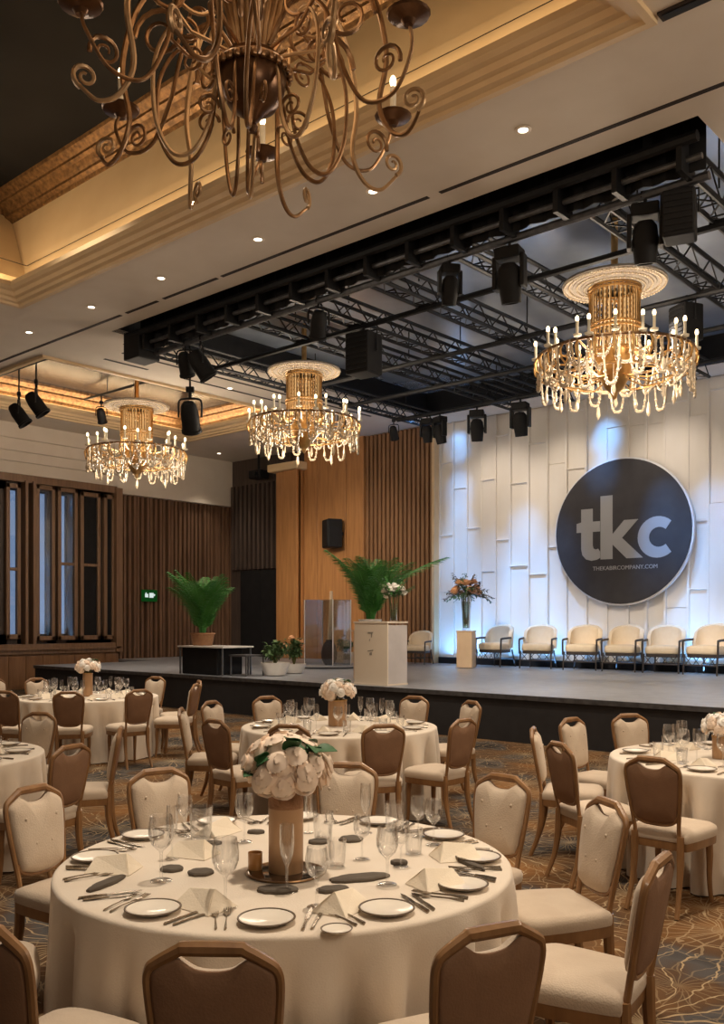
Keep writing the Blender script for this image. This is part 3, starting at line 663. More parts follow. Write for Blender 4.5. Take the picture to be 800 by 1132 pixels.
# ------------------------------------------------------------------ bronze chandelier in the coffer
dB = 6.5; pB = P(279, 84, dB)
t = thing('bronze_chandelier', 'large scrolled bronze chandelier hanging under the dark coffer, cut by the top edge', 'chandelier', (pB.x, pB.y, pB.z))
bl = MB().lathe([(0, -.40), (.02, -.40), (.035, -.36), (.02, -.33), (.05, -.31), (.07, -.28), (.15, -.22), (.2, -.12), (.215, -.02), (.205, .02), (.0, .02)], 28).build('bottom_bowl', 'bronze_dark', t); bl.scale = (1.12, 1.12, 1)
rm = MB().lathe([(.2, 0), (.235, .01), (.245, .035), (.225, .06), (.17, .07), (.16, .1), (.175, .12), (.14, .15)], 28)
for i in range(28): a = 2*pi*i/28; rm.sphere((.236*cos(a), .236*sin(a), .012), (.024, .024, .03), 6, 4)
rm.build('gadroon_rim', 'bronze', t).scale = (1.12, 1.12, 1)
bd = MB().lathe([(.12, .14), (.11, .2), (.13, .3), (.18, .5), (.22, .72), (.2, .86), (.1, .95), (.06, 1.1), (.09, 1.2), (.05, 1.35), (.04, 2.6), (.16, 2.9), (.16, 3.0), (0, 3.0)], 24)
for i in range(20): a = 2*pi*i/20; bd.tube([(r*cos(a), r*sin(a), z) for r, z in ((.115, .16), (.135, .3), (.185, .5), (.225, .72), (.2, .87))], [.012, .016, .022, .026, .014], 6)
bd.build('fluted_stem', 'bronze_light', t)
def spiral(c, r0, turns, a0, dirn=1, n=26): return [(c[0]+r0*(1-.8*i/n)*cos(a0+dirn*2*pi*turns*i/n), c[1]+r0*(1-.8*i/n)*sin(a0+dirn*2*pi*turns*i/n)) for i in range(n+1)]
def arm(prof, ang, r, twist=0):
    out = []
    for k, (x, z) in enumerate(prof): a = ang+twist*sin(pi*k/len(prof)); out.append((x*cos(a), x*sin(a), z))
    return out
prA = [tuple(v)[:2] for v in catmull([(.14, .18, 0), (.34, .46, 0), (.56, .34, 0), (.68, -.06, 0), (.84, -.34, 0), (1.06, -.34, 0), (1.2, -.12, 0), (1.21, .02, 0)], 7)]
prB = [tuple(v)[:2] for v in catmull([(.18, .1, 0), (.26, -.1, 0), (.31, -.38, 0), (.42, -.58, 0), (.56, -.6, 0), (.67, -.38, 0), (.68, -.02, 0), (.58, .22, 0), (.44, .28, 0)], 7)]
prC = [tuple(v)[:2] for v in catmull([(.16, .5, 0), (.36, .78, 0), (.66, .74, 0), (.86, .5, 0), (.95, .1, 0), (.9, -.25, 0), (.98, -.46, 0), (1.1, -.52, 0), (1.2, -.42, 0)], 7)]
for i in range(6):
    a = 2*pi*i/6+.25
    pt = arm(prA, a, 0, .12); o = MB().tube(pt, [.018-.006*k/len(pt) for k in range(len(pt))], 7).build('scroll_arm', 'bronze', t)
    sp = spiral((1.05, -.18), .105, 1.6, -.3, 1); MB().tube(arm(sp, a, 0), [.016-.008*k/26 for k in range(27)], 6).build('volute', 'bronze', o)
    c, s = 1.21*cos(a), 1.21*sin(a)
    cup = MB().lathe([(0, .0), (.03, 0), (.05, .03), (.135, .06), (.145, .075), (.13, .085), (.05, .06), (0, .06)], 16, (c, s, 0)).build('drip_cup', 'bronze_dark', t)
    cn = MB().lathe([(.024, .06), (.024, .3), (0, .3)], 10, (c, s, 0)).build('candle', 'candle', cup)
    MB().sphere((c, s, .345), (.026, .026, .05), 8, 6).build('bulb', 'bulb', cup)
for i in range(9):
    a = 2*pi*i/9+.1
    pt = arm(prB, a, 0, .25 if i % 2 else -.2); o = MB().tube(pt, [.010+.006*sin(pi*k/len(pt)) for k in range(len(pt))], 7).build('hanging_loop', 'bronze' if i % 3 else 'bronze_light', t)
    sp = spiral((.47, .19), .09, 1.5, pi/2, 1); MB().tube(arm(sp, a, 0), [.014-.007*k/26 for k in range(27)], 6).build('volute', 'bronze', o)
    sp = spiral((.33, -.3), .085, 1.4, pi, -1); MB().tube(arm(sp, a+.1, 0), [.014-.007*k/26 for k in range(27)], 6).build('volute', 'bronze', o)
for i in range(8):
    a = 2*pi*i/8+.45
    pt = arm(prC, a, 0, .18); o = MB().tube(pt, [.012+.008*sin(pi*k/len(pt)) for k in range(len(pt))], 7).build('outer_scroll', 'bronze_light' if i % 2 else 'bronze', t)
    sp = spiral((1.16, -.34), .085, 1.5, -1.2, 1); MB().tube(arm(sp, a, 0), [.018-.009*k/26 for k in range(27)], 6).build('volute', 'bronze_light', o)
    sp = spiral((.68, .36), .2, 1.7, 0, 1); MB().tube(arm(sp, a+.12, 0), [.02-.01*k/26 for k in range(27)], 6).build('volute', 'bronze', o)
for i in range(10):     # inner acanthus loops over the bowl
    a = 2*pi*i/10; sp = spiral((.42, .42), .2, 1.0, .6, -1)
    MB().tube(arm([(.2, .12), (.3, .14), (.46, .16), (.58, .28)]+sp, a, 0, .1), .014, 6).build('leaf_scroll', 'bronze_light' if i % 2 else 'bronze', t)
lamp('bronze_glow', 'POINT', (pB.x, pB.y, pB.z+.55), 90, (1, .68, .4), shadow_soft_size=.9)

# ------------------------------------------------------------------ banquet chair
def make_chair(label, group):
    t = thing('banquet_chair', label, 'chair', (0, 0, 0), 0, group)
    ln = lambda x, y, z: (x, y-.205-(z-.46)*.17 if z > .46 else y-.205, z)
    # legs
    for sx in (-1, 1):
        MB().tube(catmull([(sx*.175, .175, .43), (sx*.18, .185, .3), (sx*.178, .185, .15), (sx*.185, .2, 0)], 3), [.026, .026, .025, .024, .022, .02, .018, .017, .016, .016], 8).build('leg', 'chair_wood', t)
        MB().tube(catmull([(sx*.155, -.2, .47), (sx*.155, -.205, .3), (sx*.16, -.235, .14), (sx*.17, -.29, 0)], 3), [.024, .025, .025, .024, .022, .02, .018, .017, .016, .016], 8).build('leg', 'chair_wood', t)
    # seat
    ol = []
    for x, y in ((-.205, -.17), (-.14, -.2), (.14, -.2), (.205, -.17), (.24, .12), (.22, .2), (.15, .232), (0, .24), (-.15, .232), (-.22, .2), (-.24, .12)): ol.append((x, y, 0))
    ol = [tuple(v)[:2] for v in catmull(ol, 3, True)]
    MB().rings(ol, [(.9, .425), (.985, .43), (1, .445), (1, .468), (.97, .487), (.88, .5), (.6, .511), (.25, .516), (.02, .517)]).build('seat', 'chair_cream', t, sharp=60)
    MB().rings(ol, [(.88, .375), (.965, .38), (.975, .395), (.975, .432), (.8, .432)]).build('seat_frame', 'chair_wood', t)
    # back frame: stiles, clipped crest rail, curved lower rail
    q = [(-.150, .43), (-.150, .52), (-.164, .63), (-.178, .75), (-.183, .835), (-.176, .868), (-.158, .886), (-.09, .922), (-.07, .926), (.07, .926), (.09, .922), (.158, .886), (.176, .868), (.183, .835), (.178, .75), (.164, .63), (.150, .52), (.150, .43)]
    pa = [ln(v.x, 0, v.y) for v in catmull([(x, z, 0) for x, z in q], 4)]
    n = len(pa); f = MB().tube(pa, [.0135+.007*max(0, 1-abs(2*k/(n-1)-1)*2.2) for k in range(n)], 8)
    f.tube([ln(v.x, 0, v.y) for v in catmull([(-.152, .59, 0), (-.12, .552, 0), (-.06, .533, 0), (.06, .533, 0), (.12, .552, 0), (.152, .59, 0)], 4)], .013, 8)
    f.build('back_frame', 'chair_wood', t)
    po = [(-.138, .575), (-.12, .555), (-.06, .54), (0, .537), (.06, .54), (.12, .555), (.138, .575), (.154, .65), (.168, .75), (.172, .83), (.162, .868), (.105, .898), (.085, .893), (.05, .872), (0, .866), (-.05, .872), (-.085, .893), (-.105, .898), (-.162, .868), (-.172, .83), (-.168, .75), (-.154, .65)]
    po = [tuple(v)[:2] for v in catmull([(x, z, 0) for x, z in po], 3, True)]
    fr = MB().rings(po, [(1, 0), (1, .012), (.965, .026), (.86, .038), (.55, .046), (.2, .049), (.02, .05)], lambda u, v, w: ln(u, w, v))
    for bx_ in ((-.1, .8), (.1, .8), (-.05, .68), (.05, .68)): fr.sphere(ln(bx_[0], .045, bx_[1]), (.009, .006, .009), 6, 4)
    fr.build('backrest', 'chair_cream', t, sharp=70)
    MB().rings(po, [(1.0, -.002), (1.0, -.01), (.94, -.016), (.5, -.02), (.02, -.02)], lambda u, v, w: ln(u, w, v)).build('back_panel', 'chair_brown', t, sharp=70)
    return t
# ------------------------------------------------------------------ round tables and cloths
RT_ = .915
def place_table(px, d): v = RGT*((px-400)/F*d)+FWD*d; return Vector((v.x, v.y, 0))
TB = {'front': place_table(316.5, 3.79), 'middle': place_table(375, 8.68), 'far': place_table(96, 12.1), 'edge_l': place_table(-97, 6.75), 'edge_r': place_table(820, 6.6)}
TN = {'front': 'large front round table', 'middle': 'middle round table before the stage', 'far': 'far round table near the windows', 'edge_l': 'round table cut by the left edge', 'edge_r': 'round table at the right edge'}
def tablecloth(seed):
    m = MB(); n, rows = 288, 18; rnd = random.Random(seed); vs = []
    ph = [(k, rnd.uniform(0, 2*pi), am) for k, am in ((13, .5), (21, 1.0), (31, .6))]
    prof = [(0, .765), (.3, .765), (.6, .765), (.85, .765), (.9, .765), (.912, .763), (.919, .757), (.921, .748)]+[(.922, .745-.735*(i+1)/rows) for i in range(rows)]
    for r, z in prof:
        dz = max(0, (.745-z)/.735)
        for j in range(n):
            a = 2*pi*j/n; w = sum(am*sin(k*a+p+.5*dz*sin(3*a)) for k, p, am in ph)
            w = w/1.5; rr = r+(min(1, dz*2.2)**.6)*(.030*max(0, w)+.004)-min(1, max(0, dz-.05)*2.6)**.8*.115*max(0, -w)**1.15+(.012*dz if r > .9 else 0)
            vs.append((rr*cos(a), rr*sin(a), z))
    fs = [(i*n+j, i*n+(j+1) % n, (i+1)*n+(j+1) % n, (i+1)*n+j) for i in range(1, len(prof)-1) for j in range(n)]
    m.add(vs[n:], [tuple(x-n for x in f) for f in fs]); m.f.append(tuple(range(n)))
    return m
tproto = None
for k, key in enumerate(TB):
    p = TB[key]
    lb = 'round folding table under the cream cloth of the '+TN[key]
    if tproto is None:
        tproto = t = thing('round_table', lb, 'table', p, 0, 'round banquet tables')
        MB().lathe([(0, .725), (.875, .725), (.885, .735), (.885, .752), (.875, .758), (0, .758)], 48).build('tabletop', 'oak_dark', t)
        for i in range(4):
            a = pi/4+i*pi/2; MB().rod((.5*cos(a), .5*sin(a), .73), (.62*cos(a), .62*sin(a), 0), .018, 8).build('leg', 'blackm', t)
    else: dup(tproto, p, .3*k, lb, 'round banquet tables')
    tag(tablecloth(k+3).build('tablecloth', 'cloth', loc=p, sharp=80), 'cream floor-length cloth draped over the '+TN[key], 'tablecloth', 'cream tablecloths')
# chairs: table, picture column of the back, picture row of the back's top, label
CHS = [
 ('front', 237, 1050, 2.34, 'banquet chair with brown back nearest the camera, before the front plate'),
 ('front', -12, 1026, 'banquet chair with brown back in the bottom left corner'),
 ('front', 538, 1030, 'banquet chair with tilted brown back at the bottom, right of centre'),
 ('front', 680, 932, 3.27, 'banquet chair at the lower right, its back turned half away'),
 ('front', 648, 886, 4.15, 'banquet chair with cream back and seat right of the front cloth'),
 ('front', 553, 862, 'cream backed banquet chair behind the right rim of the front table'),
 ('front', 383, 852, 'cream backed banquet chair right behind the rose bouquet'),
 ('front', 177, 860, 'cream backed banquet chair behind the left rim of the front table'),
 ('front', 40, 880, 'large cream backed banquet chair at the left edge, facing the front table'),
 ('front', -88, 950, 3.3, 'banquet chair at the left edge of which only the seat corner shows'),
 ('middle', 320, 805, 'brown backed banquet chair just above the rose bouquet, at the middle table'),
 ('middle', 423, 803, 'brown backed banquet chair at the middle table, right of the rose bouquet'),
 ('middle', 497, 795, 7.75, 'banquet chair with cream seat at the right side of the middle table'),
 ('middle', 519, 778, 'narrow banquet chair behind another at the right of the middle table'),
 ('middle', 457, 770, 'cream backed banquet chair at the far right of the middle table, before the stage'),
 ('middle', 296, 770, 'cream backed banquet chair at the far left of the middle table, before the stage'),
 ('middle', 240, 799, 7.6, 'brown backed banquet chair at the left of the middle table, seat showing'),
 ('middle', 243, 777, 9.3, 'cream backed banquet chair behind the brown one left of the middle table'),
 ('middle', 222, 786, 8.6, 'banquet chair seen edge-on, farthest left of the middle table'),
 ('far', 8, 766, 'brown backed banquet chair cut by the left edge, at the far table'),
 ('far', 76, 768, 'brown backed banquet chair before the middle of the far table'),
 ('far', 153, 765, 10.95, 'brown backed banquet chair before the right side of the far table'),
 ('far', 192, 757, 11.95, 'banquet chair seen from its side at the right end of the far table'),
 ('far', 171, 748, 'cream backed banquet chair behind the right side of the far table'),
 ('far', 214, 752, 12.6, 'slim banquet chair standing alone between the far and the middle table'),
 ('far', 41, 750, 'cream backed banquet chair behind the left side of the far table'),
 ('far', -5, 745, 13.0, 'cream backed banquet chair at the left edge, behind the far table'),
 ('edge_l', 42, 800, 'cream backed banquet chair behind the table cut by the left edge'),
 ('edge_l', 76, 830, 6.05, 'brown backed banquet chair at the right of the table cut by the left edge'),
 ('edge_l', 107, 809, 7.0, 'banquet chair seen edge-on at the right of the table cut by the left edge'),
 ('edge_r', 722, 845, 'brown backed banquet chair before the table at the right edge'),
 ('edge_r', 640, 826, 6.2, 'brown backed banquet chair left of the table at the right edge'),
 ('edge_r', 620, 807, 6.95, 'thin edge-on banquet chair farthest left of the right edge table'),
 ('edge_r', 641, 800, 7.65, 'cream backed banquet chair behind the left side of the right edge table'),
 ('edge_r', 697, 793, 'cream backed banquet chair before the stage at the right edge table'),
]
OFFS = {}
cproto = None
def chair_pose(key, px, py, rb=1.41, dd=None):
    T = TB[key]; dT = depth(T); lT = T.x*RGT.x+T.y*RGT.y; l = (px-400)/F; dy = F*(CH-.915)/(py-HY)
    A = l*l+1; B = l*lT+dT; C = lT*lT+dT*dT-rb*rb; D = B*B-A*C
    if D > 0: r = [(B-math.sqrt(D))/A, (B+math.sqrt(D))/A]; d = min(r, key=lambda q: abs(q-dy))
    else: d = B/A
    if dd: d = dd
    p = RGT*(l*d)+FWD*d; v = p-T; ln = hypot(v.x, v.y); ang = atan2(v.y, v.x)
    return p, ang, ln, d, dy
DEBUG = []
CH_ANG = {k: [] for k in TB}
for key, px, py, *rest in CHS:
    lb = rest[-1]
    p, ang, ln, d, dy = chair_pose(key, px, py, 1.47+OFFS.get(px, (0, 0))[0] if key == 'far' else 1.47, rest[0] if len(rest) > 1 else None)
    DEBUG.append((key, px, py, round(d, 2), round(dy, 2), round(ln, 2), round(math.degrees(ang))))
    back = p-TB[key]; back.z = 0; u = back.normalized(); loc = p-u*.255 if ln > 1.44 else p-u*(ln-1.20); loc.z = 0
    if ln < 1.5: CH_ANG[key].append(ang)
    grp = 'banquet chairs at the '+TN[key]; rz = ang+pi/2-(.17 if px == 680 else 0)
    if cproto is None: cproto = make_chair(lb, grp); cproto.location = loc; cproto.rotation_euler = (0, 0, rz); cproto.scale = (.93, 1, 1)
    else: dup(cproto, loc, rz, lb, grp)

# ------------------------------------------------------------------ tableware
def lathe_obj(name, prof, mat, n, parent=None): return MB().lathe(prof, n).build(name, mat, parent, sharp=50)
def make_plate(label, group, loc, rim='rim'):
    t = thing('dinner_plate', label, 'plate', loc, 0, group)
    MB().lathe([(0, .003), (.05, .003), (.055, 0), (.06, .002), (.088, .012), (.098, .016), (.098, .019), (.09, .018), (.06, .008), (0, .007)], 32).build('dish', 'china', t)
    MB().lathe([(.093, .0175), (.099, .0165), (.1015, .0185), (.1, .0215), (.094, .021), (.093, .0175)], 32).build('rim_band', rim, t); return t
GP = {'wine': [(0, .002), (.03, .004), (.034, 0), (.034, .002), (.006, .008), (.0045, .02), (.0045, .085), (.008, .095), (.03, .115), (.039, .14), (.04, .165), (.034, .205), (.0325, .205), (.0385, .165), (.0375, .14), (.029, .117), (.0, .1)],
      'flute': [(0, .002), (.028, .004), (.031, 0), (.031, .002), (.006, .008), (.0045, .02), (.0045, .085), (.01, .098), (.022, .13), (.026, .17), (.024, .235), (.0228, .235), (.0247, .17), (.0208, .13), (.0, .1)],
      'tumbler': [(0, .002), (.028, .0), (.03, .002), (.036, .1), (.0345, .1), (.0285, .008), (0, .008)]}
def make_glass(kind, label, group, loc):
    t = thing({'wine': 'wine_glass', 'flute': 'champagne_flute', 'tumbler': 'water_tumbler'}[kind], label, 'glass', loc, 0, group)
    if kind == 'tumbler': lathe_obj('bowl', GP[kind], 'glass', 20, t)
    else:
        k = 7
        lathe_obj('foot', GP[kind][:5], 'glass', 20, t); lathe_obj('stem', GP[kind][4:k], 'glass', 10, t); lathe_obj('bowl', GP[kind][k-1:], 'glass', 20, t)
    return t
def make_fork(label, group, loc):
    t = thing('fork', label, 'fork', loc, 0, group)
    MB().tube([(0, -.1, .004), (0, -.04, .007), (0, .03, .006)], [.007, .004, .0035], 6, flat=.45).build('handle', 'steel', t)
    m = MB().rings([(-.004, .03), (.004, .03), (.012, .05), (.012, .062), (-.012, .062), (-.012, .05)], [(1, .004), (1, .0065)])
    for x in (-.0105, -.0035, .0035, .0105): m.rod((x, .06, .005), (x, .1, .008), .0016, 4)
    m.build('tines', 'steel', t, smooth=False); return t
def make_knife(label, group, loc):
    t = thing('knife', label, 'knife', loc, 0, group)
    MB().tube([(0, -.11, .005), (0, -.05, .006), (0, -.01, .005)], [.008, .0075, .0055], 6, flat=.5).build('handle', 'steel', t)
    MB().rings([(-.006, -.012), (.006, -.012), (.009, .04), (.008, .09), (.001, .115), (-.005, .09)], [(1, .004), (1, .0062)]).build('blade', 'steel', t, smooth=False); return t
def make_napkin(label, group, loc):
    t = MB(); w, l, h = .075, .10, .075     # tent-folded napkin
    vs = [(-w, -l, 0), (w, -l, 0), (w, l, 0), (-w, l, 0), (0, -l*.55, h), (0, l*.8, h*.75), (-w*.5, -l*.7, h*.55), (w*.5, -l*.7, h*.55)]
    t.add(vs, [(0, 3, 5, 4), (1, 4, 5, 2), (0, 6, 4, 7, 1), (3, 2, 5), (0, 1, 2, 3)])
    return tag(t.build('folded_napkin', 'napkin', smooth=False, bevel=.004, loc=loc), label, 'napkin', group)
def make_flat(label, group, loc, rz, lx, ly):
    n = 20; ol = [(lx/2*cos(2*pi*i/n)*(1+.06*sin(3*i)), ly/2*sin(2*pi*i/n)*(1+.08*cos(2*i))) for i in range(n)]
    o = MB().rings(ol, [(.96, 0), (1, .003), (1, .009), (.9, .014), (.3, .016), (.02, .016)]).build('flat_napkin', 'grey_napkin', loc=loc); o.rotation_euler = (0, 0, rz)
    return tag(o, label, 'napkin', group)
PT = {}
def put(kind, loc, rz, label, group, scale=None):
    if kind not in PT:
        o = {'plate': make_plate, 'fork': make_fork, 'knife': make_knife, 'napkin': make_napkin}.get(kind, lambda a, b, c: make_glass(kind, a, b, c))(label, group, loc)
        o.rotation_euler = (0, 0, rz); PT[kind] = o
        if scale: o.scale = (scale,)*3
        return o
    return dup(PT[kind], loc, rz, label, group, scale)
ZT_ = .766
# front table: twelve settings on a ring, the first before the camera
BASE_A = atan2((-FWD).y, (-FWD).x)
T0 = TB['front']
WHERE = ['at the camera side of the front table', 'one place right of the camera side on the front table', 'at the lower right of the front table', 'at the right rim of the front table', 'at the upper right rim of the front table', 'at the far right of the front table, behind the glasses',
         'at the far side of the front table, behind the vase', 'at the far left of the front table, left of the vase', 'at the upper left rim of the front table', 'at the left rim of the front table', 'at the lower left rim of the front table', 'one place left of the camera side on the front table']
def ft(r, a): return Vector((T0.x+r*cos(a), T0.y+r*sin(a), ZT_))
for k in range(12):
    a = BASE_A+k*pi/6; w = WHERE[k]; rz = a+pi/2   # local +y towards the centre
    tt = Vector((-sin(a), cos(a), 0))
    if k != 10: put('plate', ft(.79, a), rz, 'dark rimmed plate '+w, 'plates on the front table', .95)
    j = random.uniform(-.06, .06)
    put('fork', ft(.76, a)-tt*.135, rz+.1+j, 'inner fork '+w, 'forks on the front table', 1.05)
    put('fork', ft(.77, a)-tt*.170, rz+.16+j, 'outer fork '+w, 'forks on the front table', .95)
    put('knife', ft(.76, a)+tt*.130, rz-.08+j, 'inner knife '+w, 'knives on the front table')
    put('knife', ft(.76, a)+tt*.165, rz-.14+j, 'outer knife '+w, 'knives on the front table', .92)
def tz(px, py): p = on(px, py, ZT_); p.z = ZT_; return p
for kind, px, py, s, lb in (
    ('wine', 270, 931, 1.05, 'wine glass standing left of the vase on the front table'), ('tumbler', 222, 928, 1.5, 'tall tumbler behind the left plates on the front table'), ('wine', 204, 924, .9, 'small wine glass at the far left of the glass group'),
    ('wine', 178, 974, 1.22, 'large goblet at the left of the front table'), ('wine', 249, 1004, 1.18, 'wine glass before the camera side, left of the flute'), ('flute', 317, 986, 1.05, 'champagne flute standing before the tall vase'),
    ('wine', 350, 1003, 1.02, 'wine glass right of the champagne flute'), ('flute', 341, 921, .78, 'small flute behind the vase at its right'), ('tumbler', 357, 929, 1.3, 'tumbler just right of the vase'),
    ('flute', 404, 921, .98, 'slender flute on the far rim of the front table'), ('tumbler', 436, 918, 1.35, 'tumbler on the far right of the front table'), ('wine', 479, 934, .98, 'wine glass nearest the right rim of the front table'),
    ('wine', 428, 978, 1.06, 'wine glass right of the vase in the middle of the cloth'), ('tumbler', 457, 944, 1.1, 'tumbler among the crowded right side glasses'), ('wine', 462, 925, .9, 'wine glass behind the crowded right side tumbler'),
    ('wine', 400, 950, .9, 'wine glass right of the vase, toward its back'), ('flute', 190, 950, .95, 'flute beside the large goblet at left'), ('tumbler', 372, 958, 1.1, 'tumbler right of the vase foot'), ('wine', 443, 958, .9, 'low wine glass between two right side tumblers')):
    put(kind, tz(px, py), random.uniform(0, 6), lb, 'glasses on the front table', s)
for px, py, rz, lb in ((226, 1002, .9, 'cream peaked napkin left of the champagne flute'), (378, 1004, -.5, 'cream peaked napkin right of the champagne flute'), (482, 978, -1.0, 'cream peaked napkin by the right plates'), (503, 948, -1.3, 'cream square folded napkin at the right rim'), (214, 945, 1.2, 'cream folded napkin among the left glasses'), (126, 962, 1.4, 'cream folded napkin at the left rim of the front cloth'), (241, 921, 2.6, 'rolled cream napkin left of the vase, at the far rim')):
    put('napkin', tz(px, py), rz+YAW, lb, 'peaked napkins on the front table', .95)
for px, py, w, h, rz, lb in ((307, 985, .15, .09, 0, 'grey oval napkin below the champagne flute'), (222, 966, .1, .09, .3, 'grey rounded napkin in the left middle of the front cloth'), (398, 972, .24, .085, .35, 'long grey napkin right of the vase foot'), (368, 985, .12, .07, .3, 'short grey napkin right of the flute'), (388, 929, .11, .1, .5, 'grey square napkin behind the vase at right'),
        (229, 934, .13, .06, .3, 'slim grey napkin in the far left of the front cloth'), (190, 962, .09, .08, 0, 'grey napkin beside the large goblet'), (283, 921, .08, .05, 0, 'tiny grey napkin left of the vase at the far rim'), (352, 932, .09, .07, 0, 'grey napkin just behind the vase'), (441, 955, .07, .06, 0, 'small round grey napkin among the right glasses'), (118, 978, .22, .05, 1.2, 'long grey napkin at the left rim of the front cloth'), (520, 957, .2, .035, -1.1, 'thin grey napkin at the right rim of the front cloth')):
    make_flat(lb, 'grey napkins on the front table', tz(px, py), rz+YAW, w, h)
p = tz(282, 963); t = thing('votive_holder', 'small amber votive candle holder left of the vase foot', 'candle holder', p)
MB().lathe([(0, 0), (.026, 0), (.028, .004), (.029, .075), (.026, .075), (.025, .01), (0, .01)], 18).build('cup', 'amber', t); MB().lathe([(0, .01), (.022, .01), (.022, .045), (0, .048)], 14).build('wax', 'candle', t)
p = tz(372, 1031); t = thing('saucer', 'small white saucer right of the camera side plate', 'saucer', p)
MB().lathe([(0, .003), (.02, 0), (.045, .01), (.05, .014), (.045, .013), (.02, .005), (0, .005)], 24).build('dish', 'china', t)
MB().lathe([(.046, .0125), (.0505, .0135), (.0515, .0155), (.047, .0155), (.046, .0125)], 24).build('rim_band', 'rim', t)

# vases and rose bouquets
def rose(seed, mat, parent, loc, r):
    rnd = random.Random(seed); m = MB(); seg, rg = 24, 22; vs = []
    for i in range(rg+1):       # bud wound in a spiral of overlapping petals
        th = pi*(.02+.80*i/rg)
        for j in range(seg):
            a = 2*pi*j/seg; k = (th/pi*3.6+j/seg+.05*sin(3*a+seed)) % 1.0; w_ = min(1, th/.7); q = r*(.66+.34*(w_*k**1.5+(1-w_)*.45))
            vs.append((q*sin(th)*cos(a), q*sin(th)*sin(a), q*cos(th)*.82-.02*r))
    fs = [(i*seg+j, i*seg+(j+1) % seg, (i+1)*seg+(j+1) % seg, (i+1)*seg+j) for i in range(rg) for j in range(seg)]
    m.add(vs, fs+[tuple(range(seg)), tuple(rg*seg+j for j in range(seg))[::-1]])
    for i in range(5):          # opened outer petals
        a = 2*pi*i/5+rnd.uniform(-.2, .2); vs = []
        for u in range(6):
            for v in range(4):
                ua = a+(u/5-.5)*1.5; f = v/3; q = r*(.55+.62*f)*(1-.1*abs(u/5-.5)); z = r*(-.62+.75*f-.28*f*f)-r*.25*abs(u/5-.5)*f; vs.append((q*cos(ua), q*sin(ua), z))
        k = len(vs); vs += [(x*.98, y*.98, z-.004) for x, y, z in vs]
        fs = [(u*4+v, (u+1)*4+v, (u+1)*4+v+1, u*4+v+1) for u in range(5) for v in range(3)]
        m.add(vs, fs+[tuple(x+k for x in f[::-1]) for f in fs]+[(u*4+3, k+u*4+3, k+u*4+7, u*4+7) for u in range(5)])
    o = m.build('rose', mat, parent, sharp=75); v = Vector(loc); o.location = v
    o.rotation_euler = Vector((v.x, v.y, v.z*.8+.02)).to_track_quat('Z', 'Y').to_euler(); return o
def leafmesh(L, w):
    m = MB(); vs = []; n = 6
    for i in range(n+1):
        u = i/n; ww = w*sin(pi*min(1, u*.96+.03))**.8; z = .25*L*u*(1-u)*2-.1*L*u*u
        vs += [(-ww, u*L, z+.15*ww), (0, u*L, z), (ww, u*L, z+.15*ww)]
    k = len(vs); vs += [(x, y, z-.002) for x, y, z in vs]
    fs = []
    for i in range(n): o = i*3; fs += [(o, o+1, o+4, o+3), (o+1, o+2, o+5, o+4), (k+o, k+o+3, k+o+4, k+o+1), (k+o+1, k+o+4, k+o+5, k+o+2), (o, o+3, k+o+3, k+o), (o+2, k+o+2, k+o+5, o+5)]
    return m.add(vs, fs)
def bouquet(label, p, r, n, mats, seed, group=None, hz=.75):
    rnd = random.Random(seed); t = thing('rose_bouquet', label, 'flowers', p, 0, group); protos = {}; nb = (RGT*.9+Vector((0, 0, .42))).cross(Vector((0, 0, .62))-FWD*.75).normalized() if n > 30 else None
    for i in range(n):
        z = 1-(i+.5)/n*1.38; q = math.sqrt(max(0, 1-z*z)); a = i*2.39996+rnd.uniform(-.25, .25); loc = Vector((r*q*cos(a), r*q*sin(a), r*hz*z+r*.35)); mt = mats[i % len(mats)]; s = r*rnd.uniform(.26, .35)
        if nb and abs((loc-Vector((0, 0, r*.35))).dot(nb)) < r*.2 and loc.z > 0 and mt in protos: continue
        if mt not in protos: protos[mt] = rose(seed+i, mt, t, loc, r*.30)
        else:
            c = protos[mt].copy(); COL.objects.link(c); c.parent = t; c.location = loc; c.scale = (s/(r*.30),)*3
            c.rotation_euler = (loc-Vector((0, 0, r*.1))).to_track_quat('Z', 'Y').to_euler()
    lf = leafmesh(r*.6, r*.2).build('leaf', 'leaf', t); lf.location = (0, 0, r*.2)
    for i in range(26):
        c = lf.copy() if i else lf
        if i: COL.objects.link(c); c.parent = t
        a = i*2.4; z = rnd.uniform(-.3, 1); k_ = .72*(1-.45*max(0, z)); c.location = (r*k_*cos(a), r*k_*sin(a), r*(.32+.72*z))
        if i % 4 and n > 30:
            f_ = radians(-5+190*i/26); c.location = (RGT*.9+Vector((0, 0, .42)))*(r*.82*cos(f_))+(Vector((0, 0, .62))-FWD*.75)*(r*.82*sin(f_))+Vector((0, 0, r*.33)); c.rotation_euler = (rnd.uniform(-.3, .9), rnd.uniform(-.5, .5), a-pi/2)
    st = MB()
    for i in range(7): a = i*.9; st.rod((.02*cos(a), .02*sin(a), -r*1.1), (r*.3*cos(a), r*.3*sin(a), r*.3), .004, 5)
    st.build('stems', 'stem', t); return t
p = tz(316, 965); t = thing('mirror_base', 'round smoked mirror plate under the tall vase on the front table', 'tray', p)
MB().lathe([(0, 0), (.15, 0), (.153, .003), (.153, .006), (.148, .008), (0, .008)], 40).build('plate', 'mirror', t)
MB().tube([(.151*cos(2*pi*i/40), .151*sin(2*pi*i/40), .006) for i in range(40)], .004, 6, True).build('rim', 'bronze', t)
p2 = p+Vector((0, 0, .008)); t = thing('tall_vase', 'tall straight copper coloured vase in the middle of the front table', 'vase', p2)
MB().lathe([(0, 0), (.066, 0), (.068, .003), (.068, .25), (.0655, .25), (.0655, .01), (0, .01)], 36).build('body', 'kraft', t)
